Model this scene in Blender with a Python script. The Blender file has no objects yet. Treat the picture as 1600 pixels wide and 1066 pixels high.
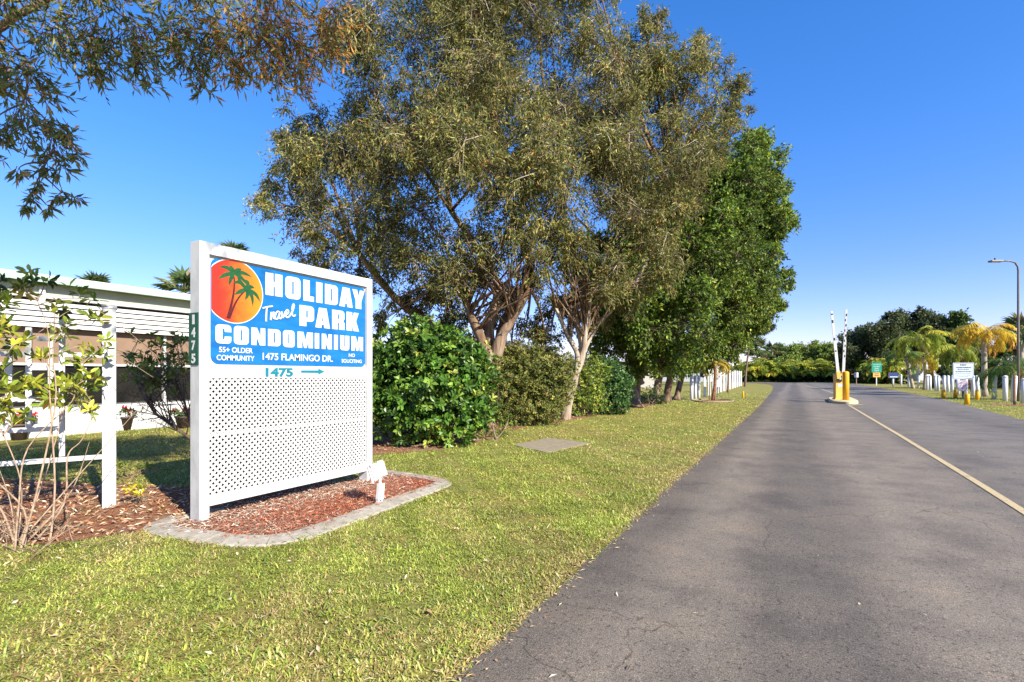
import bpy, bmesh, math, random
import numpy as np
from mathutils import Vector, Matrix
R = math.radians
rng = np.random.default_rng(7)
random.seed(7)
SC = bpy.context.scene
COL = SC.collection
# ------------------------------------------------------------------ survey of the place
# world: road runs along +Y, +X is to the right of it, camera stands at the origin 1.3 m up.
FPX, YH, CH = 820.0, 587.0, 1.3
AL = math.atan(440 / FPX); SA, CA = math.sin(AL), math.cos(AL)
def P(px, py, d):                       # point seen in that direction at depth d
    X = (px - 800) / FPX * d
    return np.array((CA * X - SA * d, SA * X + CA * d, CH - (py - YH) * d / FPX))
def G(px, py, z=0.0):                   # ground point
    return P(px, py, (CH - z) * FPX / (py - YH))
def GD(px, d, z=0.0):                   # ground point in a direction at a depth
    p = P(px, YH, d); p[2] = z; return p
def on_x(px, py, x0):                   # point on a plane x = x0
    k = (px - 800) / FPX; d = x0 / (CA * k - SA)
    return d * (SA * k + CA), CH - (py - YH) * d / FPX

# ------------------------------------------------------------------ mesh builder
def nrm(a): return a / np.maximum(np.linalg.norm(a, axis=-1, keepdims=True), 1e-9)
class MB:
    def __init__(s): s.V = []; s.F = []; s.C = []; s.n = 0; s.M = []
    def add(s, V, F, c=None, mi=0):
        V = np.asarray(V, float).reshape(-1, 3)
        s.V.append(V)
        if not isinstance(F, list) or (len(F) and not isinstance(F[0], np.ndarray)): F = [np.asarray(F)]
        for f in F:
            f = np.asarray(f, int)
            if f.size: s.F.append(f.reshape(-1, f.shape[-1]) + s.n); s.M.append(mi)
        if c is None: c = (1, 1, 1)
        c = np.asarray(c, float)
        if c.ndim == 1: c = np.tile(c, (len(V), 1))
        s.C.append(c); s.n += len(V); return s
    def box(s, x0, x1, y0, y1, z0, z1, bev=0.0, mat=None, c=None, mi=0):
        bm = bmesh.new(); bmesh.ops.create_cube(bm, size=1)
        for v in bm.verts:
            v.co = Vector(((x0 + x1) / 2 + v.co.x * (x1 - x0), (y0 + y1) / 2 + v.co.y * (y1 - y0), (z0 + z1) / 2 + v.co.z * (z1 - z0)))
        if bev: bmesh.ops.bevel(bm, geom=list(bm.edges), offset=bev, segments=2, affect='EDGES', profile=.6)
        if mat is not None: bmesh.ops.transform(bm, matrix=mat, verts=bm.verts)
        s.frombm(bm, c, mi); return s
    def frombm(s, bm, c=None, mi=0):
        bm.verts.index_update()
        V = np.array([v.co[:] for v in bm.verts]); by = {}
        for f in bm.faces: by.setdefault(len(f.verts), []).append([v.index for v in f.verts])
        s.add(V, [np.array(k) for k in by.values()], c, mi); bm.free()
    def tube(s, pts, rad, n=8, c=None, cap=True, flat=None):
        pts = np.asarray(pts, float)[None]; rad = np.broadcast_to(np.asarray(rad, float), (pts.shape[1],))[None]
        return s.tubes(pts, rad, n, c, cap)
    def tubes(s, T, rad, n=3, c=None, cap=False):
        T = np.asarray(T, float); N, K, _ = T.shape
        tan = np.gradient(T, axis=1) if K > 1 else T
        tan = nrm(tan)
        ref = np.where(np.abs(tan[:, :1, 2:3]) > .9, np.array([[[1., 0, 0]]]), np.array([[[0, 0, 1.]]]))
        a = nrm(np.cross(tan, np.broadcast_to(ref, tan.shape))); b = np.cross(tan, a)
        th = np.arange(n) / n * 2 * math.pi
        ring = T[:, :, None] + rad[:, :, None, None] * (a[:, :, None] * np.cos(th)[None, None, :, None] + b[:, :, None] * np.sin(th)[None, None, :, None])
        V = ring.reshape(-1, 3)
        i = np.arange(N)[:, None, None] * K * n; j = np.arange(K - 1)[None, :, None] * n; k = np.arange(n)[None, None, :]
        k2 = (k + 1) % n
        F = np.stack([i + j + k, i + j + k2, i + j + n + k2, i + j + n + k], -1).reshape(-1, 4)
        FF = [F]
        if cap:
            base = np.arange(N)[:, None] * K * n
            FF.append(base + np.arange(n)[::-1][None]); FF.append(base + (K - 1) * n + np.arange(n)[None])
        if c is not None:
            c = np.asarray(c, float)
            if c.ndim == 2: c = np.repeat(c, K * n, axis=0)
        return s.add(V, FF, c)
    def lathe(s, prof, cx=0, cy=0, n=20, c=None, wob=None):
        prof = np.asarray(prof, float); K = len(prof); th = np.arange(n) / n * 2 * math.pi
        V = np.stack([cx + prof[:, 0:1] * np.cos(th), cy + prof[:, 0:1] * np.sin(th), np.repeat(prof[:, 1:2], n, 1)], -1).reshape(-1, 3)
        j = np.arange(K - 1)[:, None] * n; k = np.arange(n)[None]; k2 = (k + 1) % n
        F = np.stack([j + k, j + k2, j + n + k2, j + n + k], -1).reshape(-1, 4)
        return s.add(V, [F, np.arange(n)[::-1][None], (K - 1) * n + np.arange(n)[None]], c)
    def build(s, name, mat, parent=None, smooth=False):
        me = bpy.data.meshes.new(name)
        V = np.concatenate(s.V); C = np.concatenate(s.C)
        me.vertices.add(len(V)); me.vertices.foreach_set('co', V.astype(np.float32).ravel())
        idx = np.concatenate([f.ravel() for f in s.F]); tot = np.concatenate([np.full(len(f), f.shape[1]) for f in s.F])
        me.loops.add(len(idx)); me.loops.foreach_set('vertex_index', idx.astype(np.int32))
        me.polygons.add(len(tot)); st = np.concatenate([[0], np.cumsum(tot)[:-1]])
        me.polygons.foreach_set('loop_start', st.astype(np.int32))
        if isinstance(mat, (list, tuple)):
            for m in mat: me.materials.append(m)
            mi = np.concatenate([np.full(len(f), m) for f, m in zip(s.F, s.M)]); me.polygons.foreach_set('material_index', mi.astype(np.int32))
        else: me.materials.append(mat)
        me.update(calc_edges=True)
        at = me.color_attributes.new('Col', 'FLOAT_COLOR', 'POINT')
        at.data.foreach_set('color', np.concatenate([C, np.ones((len(C), 1))], 1).astype(np.float32).ravel())
        me.polygons.foreach_set('use_smooth', np.full(len(tot), bool(smooth)))
        o = bpy.data.objects.new(name, me); COL.objects.link(o)
        if parent is not None: o.parent = parent; o.matrix_parent_inverse = parent.matrix_basis.inverted()
        return o
def tag(o, label=None, cat=None, group=None, kind=None):
    for k, v in (('label', label), ('category', cat), ('group', group), ('kind', kind)):
        if v: o[k] = v
    return o
def thing(name, loc, label, cat, group=None):
    o = bpy.data.objects.new(name, None); COL.objects.link(o); o.location = Vector(loc); o.empty_display_size = .2
    return tag(o, label, cat, group)
def adopt(o, parent):
    o.parent = parent; o.matrix_parent_inverse = parent.matrix_basis.inverted() if parent.type == 'EMPTY' else Matrix(); return o
def dup(root, loc, rz=0, sc=1, label=None):
    r = root.copy(); COL.objects.link(r); r.location = Vector(loc); r.rotation_euler = (0, 0, rz)
    r.scale = (sc, sc, sc) if not isinstance(sc, (tuple, list)) else sc
    if label: r['label'] = label
    for ch in list(root.children):
        c = ch.copy(); COL.objects.link(c); c.parent = r
        for g in list(ch.children):
            d = g.copy(); COL.objects.link(d); d.parent = c
    return r

# ------------------------------------------------------------------ materials
def newmat(name):
    m = bpy.data.materials.new(name); m.use_nodes = True; nt = m.node_tree
    for n in list(nt.nodes): nt.nodes.remove(n)
    out = nt.nodes.new('ShaderNodeOutputMaterial'); p = nt.nodes.new('ShaderNodeBsdfPrincipled')
    nt.links.new(p.outputs[0], out.inputs[0]); return m, nt, p, out
def N(nt, t, **kw):
    n = nt.nodes.new('ShaderNode' + t)
    for k, v in kw.items():
        if k in n.inputs: n.inputs[k].default_value = v
        else: setattr(n, k, v)
    return n
def ramp(nt, src, stops):
    r = nt.nodes.new('ShaderNodeValToRGB'); e = r.color_ramp.elements
    while len(e) < len(stops): e.new(.5)
    for x, (p, c) in zip(e, stops): x.position = p; x.color = (*c, 1) if len(c) == 3 else c
    nt.links.new(src, r.inputs[0]); return r.outputs[0]
def noise(nt, scale, detail=4, rough=.6, coord='Object', stretch=None, dist=0):
    tc = nt.nodes.new('ShaderNodeTexCoord'); src = tc.outputs[coord]
    if stretch:
        mp = nt.nodes.new('ShaderNodeMapping'); mp.inputs['Scale'].default_value = stretch; nt.links.new(src, mp.inputs[0]); src = mp.outputs[0]
    n = N(nt, 'TexNoise', Scale=scale, Detail=detail, Roughness=rough, Distortion=dist); nt.links.new(src, n.inputs['Vector']); return n.outputs['Fac']
def mix(nt, a, b, fac, blend='MIX'):
    m = nt.nodes.new('ShaderNodeMix'); m.data_type = 'RGBA'; m.blend_type = blend
    for sock, v in ((m.inputs[0], fac), (m.inputs[6], a), (m.inputs[7], b)):
        if hasattr(v, 'is_output'): nt.links.new(v, sock)
        elif isinstance(v, (int, float)): sock.default_value = v
        else: sock.default_value = (*v, 1)
    return m.outputs[2]
def bump(nt, p, src, strength=.3, dist=.01):
    b = N(nt, 'Bump', Strength=strength, Distance=dist); nt.links.new(src, b.inputs['Height']); nt.links.new(b.outputs[0], p.inputs['Normal'])
def simple(name, c1, c2=None, scale=6, rough=.5, bumps=0, spec=.4, detail=5, stretch=None, metal=0, lo=.35, hi=.65):
    m, nt, p, o = newmat(name); c2 = c2 or tuple(x * .8 for x in c1)
    f = noise(nt, scale, detail, .65, stretch=stretch)
    nt.links.new(ramp(nt, f, [(lo, c1), (hi, c2)]), p.inputs['Base Color'])
    p.inputs['Roughness'].default_value = rough; p.inputs['Specular IOR Level'].default_value = spec; p.inputs['Metallic'].default_value = metal
    if bumps: bump(nt, p, f, bumps, .01)
    return m
def leafmat(name, rough=.45, trans=.3, spec=.35):
    m, nt, p, out = newmat(name)
    a = N(nt, 'Attribute', attribute_name='Col')
    nt.links.new(a.outputs['Color'], p.inputs['Base Color']); p.inputs['Roughness'].default_value = rough; p.inputs['Specular IOR Level'].default_value = spec
    t = N(nt, 'BsdfTranslucent'); g = N(nt, 'Gamma', Gamma=.85); nt.links.new(a.outputs['Color'], g.inputs[0]); nt.links.new(g.outputs[0], t.inputs[0])
    mx = N(nt, 'MixShader'); mx.inputs[0].default_value = trans
    nt.links.new(p.outputs[0], mx.inputs[1]); nt.links.new(t.outputs[0], mx.inputs[2]); nt.links.new(mx.outputs[0], out.inputs[0]); return m
def barkmat(name, c1, c2, c3, scale=5, st=(1, 1, .18), bs=.7):
    m, nt, p, o = newmat(name)
    f = noise(nt, scale, 8, .7, stretch=st, dist=.6)
    nt.links.new(ramp(nt, f, [(.3, c1), (.5, c2), (.68, c3)]), p.inputs['Base Color']); p.inputs['Roughness'].default_value = .9
    p.inputs['Specular IOR Level'].default_value = .15; bump(nt, p, f, bs, .03); return m
def colmat(name, rough=.8, spec=.2):
    m, nt, p, out = newmat(name); a = N(nt, 'Attribute', attribute_name='Col'); nt.links.new(a.outputs['Color'], p.inputs['Base Color'])
    p.inputs['Roughness'].default_value = rough; p.inputs['Specular IOR Level'].default_value = spec; return m
M = {}
M['white'] = simple('white_paint', (.56, .553, .53), (.48, .472, .44), 9, .45, .05, lo=.45, hi=.8)
M['white_old'] = simple('weathered_white_paint', (.54, .535, .515), (.36, .365, .34), 9, .55, .1, stretch=(1, 1, .35), lo=.42, hi=.8)
M['post_white'] = simple('white_post_paint', (.64, .64, .63), (.52, .53, .51), 3, .55, .05, lo=.45, hi=.8)
M['blue'] = simple('sign_blue', (.002, .095, .29), (.006, .15, .38), 2.5, .32, 0, .5, stretch=(1, 3, .5))
M['letter'] = simple('letter_white', (.60, .60, .59), (.53, .53, .52), 8, .45)
M['teal'] = simple('teal_paint', (.004, .14, .19), (.008, .17, .22), 8, .5)
M['plate'] = simple('green_plate', (.004, .06, .036), (.006, .075, .045), 8, .35)
M['palmink'] = simple('painted_palm_green', (.004, .055, .012), (.01, .09, .018), 30, .5)
M['trunkink'] = simple('painted_trunk_maroon', (.05, .005, .004), (.08, .01, .006), 30, .5)
m, nt, p, o = newmat('painted_sun')
tc = N(nt, 'TexCoord'); sp = N(nt, 'SeparateXYZ'); nt.links.new(tc.outputs['Object'], sp.inputs[0])
f = noise(nt, 8, 3); ad = N(nt, 'Math', operation='MULTIPLY_ADD'); ad.inputs[1].default_value = 1.7; ad.inputs[2].default_value = .0
nt.links.new(sp.outputs[0], ad.inputs[0]); a2 = N(nt, 'Math', operation='MULTIPLY_ADD'); a2.inputs[1].default_value = .5; nt.links.new(f, a2.inputs[0]); nt.links.new(ad.outputs[0], a2.inputs[2])
nt.links.new(ramp(nt, a2.outputs[0], [(-.05, (.52, .022, .003)), (.16, (.58, .05, .003)), (.36, (.63, .115, .003)), (.7, (.68, .20, .003))]), p.inputs['Base Color']); p.inputs['Roughness'].default_value = .4
M['sun'] = m
M['fascia'] = simple('pale_green_fascia', (.36, .48, .40), (.32, .43, .36), 2, .5)
M['siding'] = simple('white_siding', (.62, .62, .58), (.54, .54, .50), 2, .5, .05)
M['siding_olive'] = simple('grey_green_soffit', (.40, .43, .34), (.34, .37, .29), 2, .6)
M['roof'] = simple('white_roof', (.6, .62, .6), (.48, .5, .48), 1.5, .6)
M['shade'] = simple('tan_shade_cloth', (.24, .155, .105), (.195, .125, .083), 3, .8, .1)
M['glass'] = simple('dark_screen', (.008, .008, .008), (.02, .018, .015), 2, .7, 0, .05)
M['concrete'] = simple('pale_concrete', (.45, .42, .36), (.30, .275, .235), 7, .9, .4, .2, 9)
M['slab'] = simple('old_slab', (.31, .25, .165), (.22, .18, .12), 9, .9, .3, .2, 9)
M['yellow'] = simple('yellow_paint', (.80, .40, .012), (.68, .32, .012), 4, .5, .05)
M['yellow_pale'] = simple('cabinet_yellow', (.78, .44, .09), (.70, .38, .07), 4, .5, .05)
M['kerb_yellow'] = simple('faded_yellow_kerb', (.60, .48, .20), (.52, .45, .33), 6, .8, .3, .2)
M['grey_metal'] = simple('grey_metal', (.12, .10, .085), (.16, .14, .12), 3, .5, 0, .5)
M['backing'] = simple('dark_gap_shade', (.028, .025, .022), (.02, .018, .016), 5, .9)  # near-black colour standing in for shade behind lattice and slats
M['black'] = simple('black_plastic', (.015, .015, .016), (.025, .025, .026), 6, .5)
M['rust'] = simple('rusty_steel', (.24, .11, .05), (.14, .065, .035), 10, .8, .2)
M['signface'] = simple('pale_blue_white_sign', (.55, .62, .68), (.50, .57, .63), 5, .5)
M['ink'] = simple('dark_ink', (.02, .03, .06), (.03, .04, .08), 5, .6)
M['signgreen'] = simple('green_sign', (.012, .25, .16), (.02, .29, .19), 5, .45)
M['signblue'] = simple('navy_sign', (.03, .05, .16), (.04, .07, .2), 5, .45)
M['paleink'] = simple('faded_purple_ink', (.25, .18, .3), (.3, .22, .34), 9, .7)
M['paper'] = simple('pale_pink_notice', (.62, .52, .58), (.58, .48, .55), 5, .7)
M['greenpost'] = simple('dark_green_post', (.02, .04, .03), (.03, .05, .035), 8, .6)
M['terracotta'] = simple('dark_pot', (.05, .035, .028), (.08, .05, .04), 7, .6)
M['leaf'] = leafmat('leaf', .5, .30, .3)
M['gloss'] = leafmat('glossy_leaf', .36, .24, .35)
M['olive'] = leafmat('olive_leaf', .55, .36, .25)
M['frond'] = leafmat('palm_frond', .45, .33, .3)
M['overhang'] = leafmat('overhang_leaf', .5, .45, .3)
M['grass'] = leafmat('grass_blade', .55, .35, .25)
M['bark_paper'] = barkmat('papery_bark', (.06, .032, .02), (.19, .12, .075), (.38, .29, .205), 4)
M['bark_pale'] = barkmat('pale_papery_bark', (.16, .10, .065), (.40, .32, .24), (.60, .53, .43), 4)
M['bark_dark'] = barkmat('brown_bark', (.045, .03, .022), (.17, .115, .08), (.30, .22, .16), 5)
M['bark_palm'] = barkmat('palm_bark', (.16, .12, .09), (.36, .30, .23), (.5, .44, .35), 6, (.4, .4, 5))
M['bark_red'] = barkmat('red_brown_palm_bark', (.07, .03, .018), (.22, .10, .055), (.34, .18, .1), 6, (.4, .4, 5))
M['twig'] = colmat('twig_bark', .85)
M['mulchchip'] = colmat('mulch_chip', .8)
M['litter'] = colmat('dry_leaf', .75)
# ground
m, nt, p, o = newmat('lawn_soil')
f1 = noise(nt, .55, 5, .6); f2 = noise(nt, 28, 6, .75); f3 = noise(nt, 3.2, 5, .7)
c = ramp(nt, f2, [(.30, (.07, .075, .018)), (.47, (.19, .19, .045)), (.60, (.34, .30, .085)), (.75, (.47, .40, .15))])
c2 = ramp(nt, f2, [(.30, (.09, .065, .025)), (.5, (.27, .205, .065)), (.72, (.46, .36, .15))])
fa = ramp(nt, f3, [(.42, (0, 0, 0)), (.66, (1, 1, 1))])
c = mix(nt, c, c2, fa)
fb = ramp(nt, f1, [(.4, (.78, .9, .8)), (.62, (1.08, 1.0, .95))]); c = mix(nt, c, fb, 1.0, 'MULTIPLY')
nt.links.new(c, p.inputs['Base Color']); p.inputs['Roughness'].default_value = .95; p.inputs['Specular IOR Level'].default_value = .1; bump(nt, p, f2, .8, .03)
M['lawn'] = m
m, nt, p, o = newmat('bark_mulch_soil')
f2 = noise(nt, 34, 6, .75, stretch=(1, .5, 1), dist=1.5); f3 = noise(nt, 2.2, 4)
c = ramp(nt, f2, [(.3, (.09, .036, .02)), (.48, (.25, .10, .055)), (.62, (.40, .18, .10)), (.76, (.55, .34, .22))])
c2 = ramp(nt, f2, [(.3, (.10, .07, .045)), (.55, (.32, .24, .165)), (.75, (.52, .43, .33))])
c = mix(nt, c, c2, ramp(nt, f3, [(.48, (0, 0, 0)), (.68, (1, 1, 1))]))
nt.links.new(c, p.inputs['Base Color']); p.inputs['Roughness'].default_value = .9; p.inputs['Specular IOR Level'].default_value = .15; bump(nt, p, f2, 1, .03)
M['mulch'] = m
# asphalt
m, nt, p, o = newmat('asphalt')
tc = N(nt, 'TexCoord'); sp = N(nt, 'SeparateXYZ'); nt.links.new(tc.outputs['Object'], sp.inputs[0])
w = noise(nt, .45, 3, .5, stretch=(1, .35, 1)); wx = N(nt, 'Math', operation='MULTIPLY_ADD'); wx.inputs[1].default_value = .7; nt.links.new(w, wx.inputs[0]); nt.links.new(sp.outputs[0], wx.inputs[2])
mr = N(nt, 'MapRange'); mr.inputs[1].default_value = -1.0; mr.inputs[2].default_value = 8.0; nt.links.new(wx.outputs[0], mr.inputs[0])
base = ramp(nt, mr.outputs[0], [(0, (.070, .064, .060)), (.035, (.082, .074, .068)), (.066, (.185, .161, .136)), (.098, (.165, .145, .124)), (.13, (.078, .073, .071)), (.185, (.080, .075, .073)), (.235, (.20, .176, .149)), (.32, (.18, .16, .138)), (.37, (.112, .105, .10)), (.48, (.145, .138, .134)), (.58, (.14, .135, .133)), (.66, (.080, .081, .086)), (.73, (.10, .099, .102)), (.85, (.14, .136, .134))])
fg = noise(nt, 150, 3, .8); fm = noise(nt, 1.4, 6, .65); fl = noise(nt, 9, 5, .6); fs = noise(nt, 55, 2, .5)
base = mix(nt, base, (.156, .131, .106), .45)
c = mix(nt, base, ramp(nt, fg, [(.36, (.42, .41, .41)), (.5, (.97, .95, .91)), (.64, (1.95, 1.86, 1.7))]), 1.0, 'MULTIPLY')
c = mix(nt, c, ramp(nt, fm, [(.36, (.74, .74, .76)), (.5, (1, 1, 1)), (.66, (1.2, 1.16, 1.1))]), 1, 'MULTIPLY')
c = mix(nt, c, ramp(nt, fs, [(.33, (.5, .5, .5)), (.40, (1, 1, 1)), (.62, (1, 1, 1)), (.70, (1.5, 1.46, 1.4))]), 1, 'MULTIPLY')
st = ramp(nt, fl, [(.27, (.40, .40, .41)), (.33, (1, 1, 1)), (.66, (1, 1, 1)), (.72, (1.25, 1.24, 1.22))]); c = mix(nt, c, st, .7, 'MULTIPLY')
vo = N(nt, 'TexVoronoi', feature='DISTANCE_TO_EDGE', Scale=.55); nw = N(nt, 'TexNoise', Scale=2.5, Detail=4); nt.links.new(tc.outputs['Object'], nw.inputs['Vector'])
vm = N(nt, 'VectorMath', operation='MULTIPLY_ADD'); vm.inputs[1].default_value = (.5, .5, .5); nt.links.new(nw.outputs['Color'], vm.inputs[0]); nt.links.new(tc.outputs['Object'], vm.inputs[2]); nt.links.new(vm.outputs[0], vo.inputs['Vector'])
cr = ramp(nt, vo.outputs['Distance'], [(0, (.25, .25, .25)), (.004, (1, 1, 1))]); crm = ramp(nt, fm, [(.46, (0, 0, 0)), (.54, (.8, .8, .8))])
c = mix(nt, c, mix(nt, (1, 1, 1), cr, crm), 1, 'MULTIPLY')
nt.links.new(c, p.inputs['Base Color']); p.inputs['Roughness'].default_value = .82; p.inputs['Specular IOR Level'].default_value = .25
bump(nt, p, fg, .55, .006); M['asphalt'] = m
m, nt, p, o = newmat('road_paint')
fg = noise(nt, 90, 4, .7); c = ramp(nt, fg, [(.38, (.13, .11, .08)), (.47, (.50, .38, .19)), (.7, (.58, .46, .26))]); fw = noise(nt, 5, 5, .7); c = mix(nt, c, (.14, .12, .095), ramp(nt, fw, [(.56, (0, 0, 0)), (.66, (.75, .75, .75))])); nt.links.new(c, p.inputs['Base Color']); p.inputs['Roughness'].default_value = .8; M['paint'] = m

# ------------------------------------------------------------------ camera, sky, sun
cam = bpy.data.cameras.new('camera'); co = bpy.data.objects.new('camera', cam); COL.objects.link(co); SC.camera = co
co.location = (0, 0, CH); co.rotation_euler = (R(90), 0, AL)
cam.sensor_width = 36; cam.lens = FPX / 1600 * 36; cam.shift_y = (YH - 533) / 1600; cam.clip_start = .05; cam.clip_end = 3000
SUN_EL, SUN_AZ = R(33), R(110)          # azimuth clockwise from +Y
W = bpy.data.worlds.new('World'); SC.world = W; W.use_nodes = True; nt = W.node_tree
sky = nt.nodes.new('ShaderNodeTexSky'); sky.sky_type = 'NISHITA'; sky.sun_disc = False; sky.sun_elevation = SUN_EL; sky.sun_rotation = SUN_AZ
sky.air_density = 1.0; sky.dust_density = .15; sky.ozone_density = 3.2; sky.altitude = 0
hs = nt.nodes.new('ShaderNodeHueSaturation'); hs.inputs['Saturation'].default_value = 1.22; nt.links.new(sky.outputs[0], hs.inputs['Color'])
tcw = N(nt, 'TexCoord'); spw = N(nt, 'SeparateXYZ'); nt.links.new(tcw.outputs['Generated'], spw.inputs[0])
tint = mix(nt, hs.outputs[0], ramp(nt, spw.outputs[2], [(0, (.82, .65, .90)), (.17, (.72, .66, .95)), (.34, (.64, .76, 1.03)), (.55, (.59, .84, 1.10))]), 1.0, 'MULTIPLY')
bg = nt.nodes['Background']; bg.inputs[1].default_value = .12; nt.links.new(tint, bg.inputs[0])
sl = bpy.data.lights.new('sun', 'SUN'); sl.energy = 4.9; sl.angle = R(.53); sl.color = (1, .93, .80)
so = bpy.data.objects.new('sun', sl); COL.objects.link(so); so.location = (30, -10, 30)
sd = Vector((math.sin(SUN_AZ) * math.cos(SUN_EL), math.cos(SUN_AZ) * math.cos(SUN_EL), math.sin(SUN_EL)))
so.rotation_euler = sd.to_track_quat('Z', 'Y').to_euler()
vs = SC.view_settings; vs.view_transform = 'Standard'; vs.look = 'None'; vs.exposure = 1.12; vs.gamma = 1; vs.use_curve_mapping = False
SC.display_settings.display_device = 'sRGB'
SC.cycles.max_bounces = 6; SC.cycles.transparent_max_bounces = 4; SC.cycles.use_denoising = True

# ------------------------------------------------------------------ ground, road
gb = MB(); gb.add([(-900, -300, 0), (900, -300, 0), (900, 1500, 0), (-900, 1500, 0)], [[0, 1, 2, 3]])
tag(gb.build('ground', M['lawn']), kind='structure')
LE = [(-1.28, -8), (-1.28, 8), (-1.28, 20), (-1.35, 30), (-1.6, 50), (-2.1, 70), (-3.2, 85), (-5.5, 96), (-9, 101.5), (-20, 104), (-80, 106)]
RE = [(5.2, -8), (5.55, 8), (5.86, 20), (7.2, 37), (8.0, 60), (8.4, 83), (8.2, 103), (6, 111), (0, 111.5), (-9, 110), (-20, 110), (-80, 112)]
def densify(pts, step, jit):
    out = []
    for (x0, y0), (x1, y1) in zip(pts[:-1], pts[1:]):
        n = max(1, int(min(math.hypot(x1 - x0, y1 - y0) / step, 90)))
        for i in range(n):
            t = i / n; out.append((x0 + (x1 - x0) * t, y0 + (y1 - y0) * t))
    out.append(pts[-1]); j = 0; res = []
    for x, y in out:
        j = .75 * j + random.uniform(-jit, jit); res.append((x + j, y))
    return res
LEd = densify(LE, .14, .014); REd = densify(RE, .3, .02)
poly = LEd + REd[::-1]
rb = MB(); rb.add([(x, y, .006) for x, y in poly], [list(range(len(poly)))[::-1]])
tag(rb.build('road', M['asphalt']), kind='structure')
_ly = np.array([q[1] for q in LE[:7]]); _lx = np.array([q[0] for q in LE[:7]])
_ry = np.array([q[1] for q in RE[:7]]); _rx = np.array([q[0] for q in RE[:7]])
def left_edge(y): return np.interp(y, _ly, _lx)
def right_edge(y): return np.interp(y, _ry, _rx)
def strip(pts, w, z):
    pts = np.array(pts, float); t = nrm(np.gradient(pts, axis=0)); n = np.stack([t[:, 1], -t[:, 0]], -1)
    a = pts - n * w / 2; b = pts + n * w / 2; k = len(pts)
    V = np.concatenate([np.c_[a, np.full(k, z)], np.c_[b, np.full(k, z)]]); i = np.arange(k - 1)
    return V, np.stack([i, i + k, i + k + 1, i + 1], -1)
lb = MB(); lb.add(*strip([(1.75, -2), (1.85, 3), (1.95, 8), (2.02, 14), (2.06, 20), (2.12, 27.2)], .082, .012))
tag(lb.build('road_line', M['paint']), kind='structure')
lb = MB(); lb.add(*strip([(2.55, 33.6), (2.62, 44), (2.3, 60), (1.4, 78), (-.6, 92), (-4, 101)], .11, .012))
tag(lb.build('road_line', M['paint']), kind='structure')
lb = MB(); lb.add(*strip([(2.13, 26.6), (2.75, 28.2)], .12, .016)); tag(lb.build('road_line', M['paint']), kind='structure')

# sheets of soil and mulch
def inpoly(pts, x, y):
    r = np.zeros(len(x), bool); n = len(pts)
    for i in range(n):
        x0, y0 = pts[i]; x1, y1 = pts[(i + 1) % n]
        c = ((y0 > y) != (y1 > y)) & (x < (x1 - x0) * (y - y0) / ((y1 - y0) + 1e-12) + x0); r ^= c
    return r
def wob(pts, step=.25, j=.05):
    out = []; n = len(pts)
    for i in range(n):
        a, b = np.array(pts[i]), np.array(pts[(i + 1) % n]); k = max(1, int(np.linalg.norm(b - a) / step))
        for t in range(k): q = a + (b - a) * t / k; out.append((q[0] + random.uniform(-j, j), q[1] + random.uniform(-j, j)))
    return out
HEDGE_BED = wob([(-8.2, 5.9), (-6.2, 6.3), (-5.5, 7.2), (-5.5, 9), (-5.95, 10.6), (-5.95, 13), (-5.65, 15), (-5.5, 17.5), (-5.7, 20), (-5.35, 22), (-5.45, 26), (-5.5, 30), (-7.5, 31), (-8.2, 20)], .3, .1)
LITTER_BED = wob([(-10, .6), (-5.9, 1.35), (-5.2, 1.75), (-4.75, 2.35), (-4.72, 2.6), (-4.75, 4.6), (-5.3, 4.4), (-5.9, 3.85), (-6.6, 3.4), (-8, 2.9), (-10, 2.6)], .2, .07)
for nm, pl, z in (('planting_bed', HEDGE_BED, .008), ('planting_bed', LITTER_BED, .010)):
    b = MB(); b.add([(x, y, z) for x, y in pl], [list(range(len(pl)))]); tag(b.build(nm, M['mulch']), kind='structure')

# ------------------------------------------------------------------ bed edging round the sign
def catmull(pts, k=8, closed=False):
    pts = [np.array(q, float) for q in pts]; out = []; n = len(pts)
    rngi = range(n if closed else n - 1)
    for i in rngi:
        p0 = pts[(i - 1) % n] if closed or i > 0 else pts[i]; p1 = pts[i]; p2 = pts[(i + 1) % n]
        p3 = pts[(i + 2) % n] if closed or i + 2 < n else p2
        for t in np.arange(k) / k:
            out.append(.5 * ((2 * p1) + (-p0 + p2) * t + (2 * p0 - 5 * p1 + 4 * p2 - p3) * t * t + (-p0 + 3 * p1 - 3 * p2 + p3) * t ** 3))
    if not closed: out.append(pts[-1])
    return np.array(out)
edge_c = catmull([(-4.84, 3.1), (-4.86, 2.62), (-4.62, 2.47), (-4.2, 2.52), (-3.78, 2.60), (-3.52, 2.82), (-3.50, 3.3), (-3.58, 4.2), (-3.64, 4.9), (-3.70, 5.15), (-3.95, 5.27), (-4.5, 5.36), (-4.86, 5.38)], 7)
seg = np.linalg.norm(np.diff(edge_c, axis=0), axis=1); s_ = np.r_[0, np.cumsum(seg)]
nb = int(s_[-1] / .15); eb = MB(); cen = np.array((-4.2, 3.9)); st_l = []
for i in range(nb):
    a_, b_ = i / nb * s_[-1], (i + 1) / nb * s_[-1]; sh = random.uniform(.94, 1.05); dz = random.uniform(-.003, .003)
    for ss_, dp, k_ in ((a_, -.006, .6), (a_ + .005, 0, 1), ((a_ + b_) / 2, .001, 1), (b_ - .005, 0, 1)): st_l.append((ss_, dp + (dz if dp >= 0 else 0), sh * k_))
st_l.append((s_[-1], 0, 1)); Vv, Cc = [], []
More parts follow.
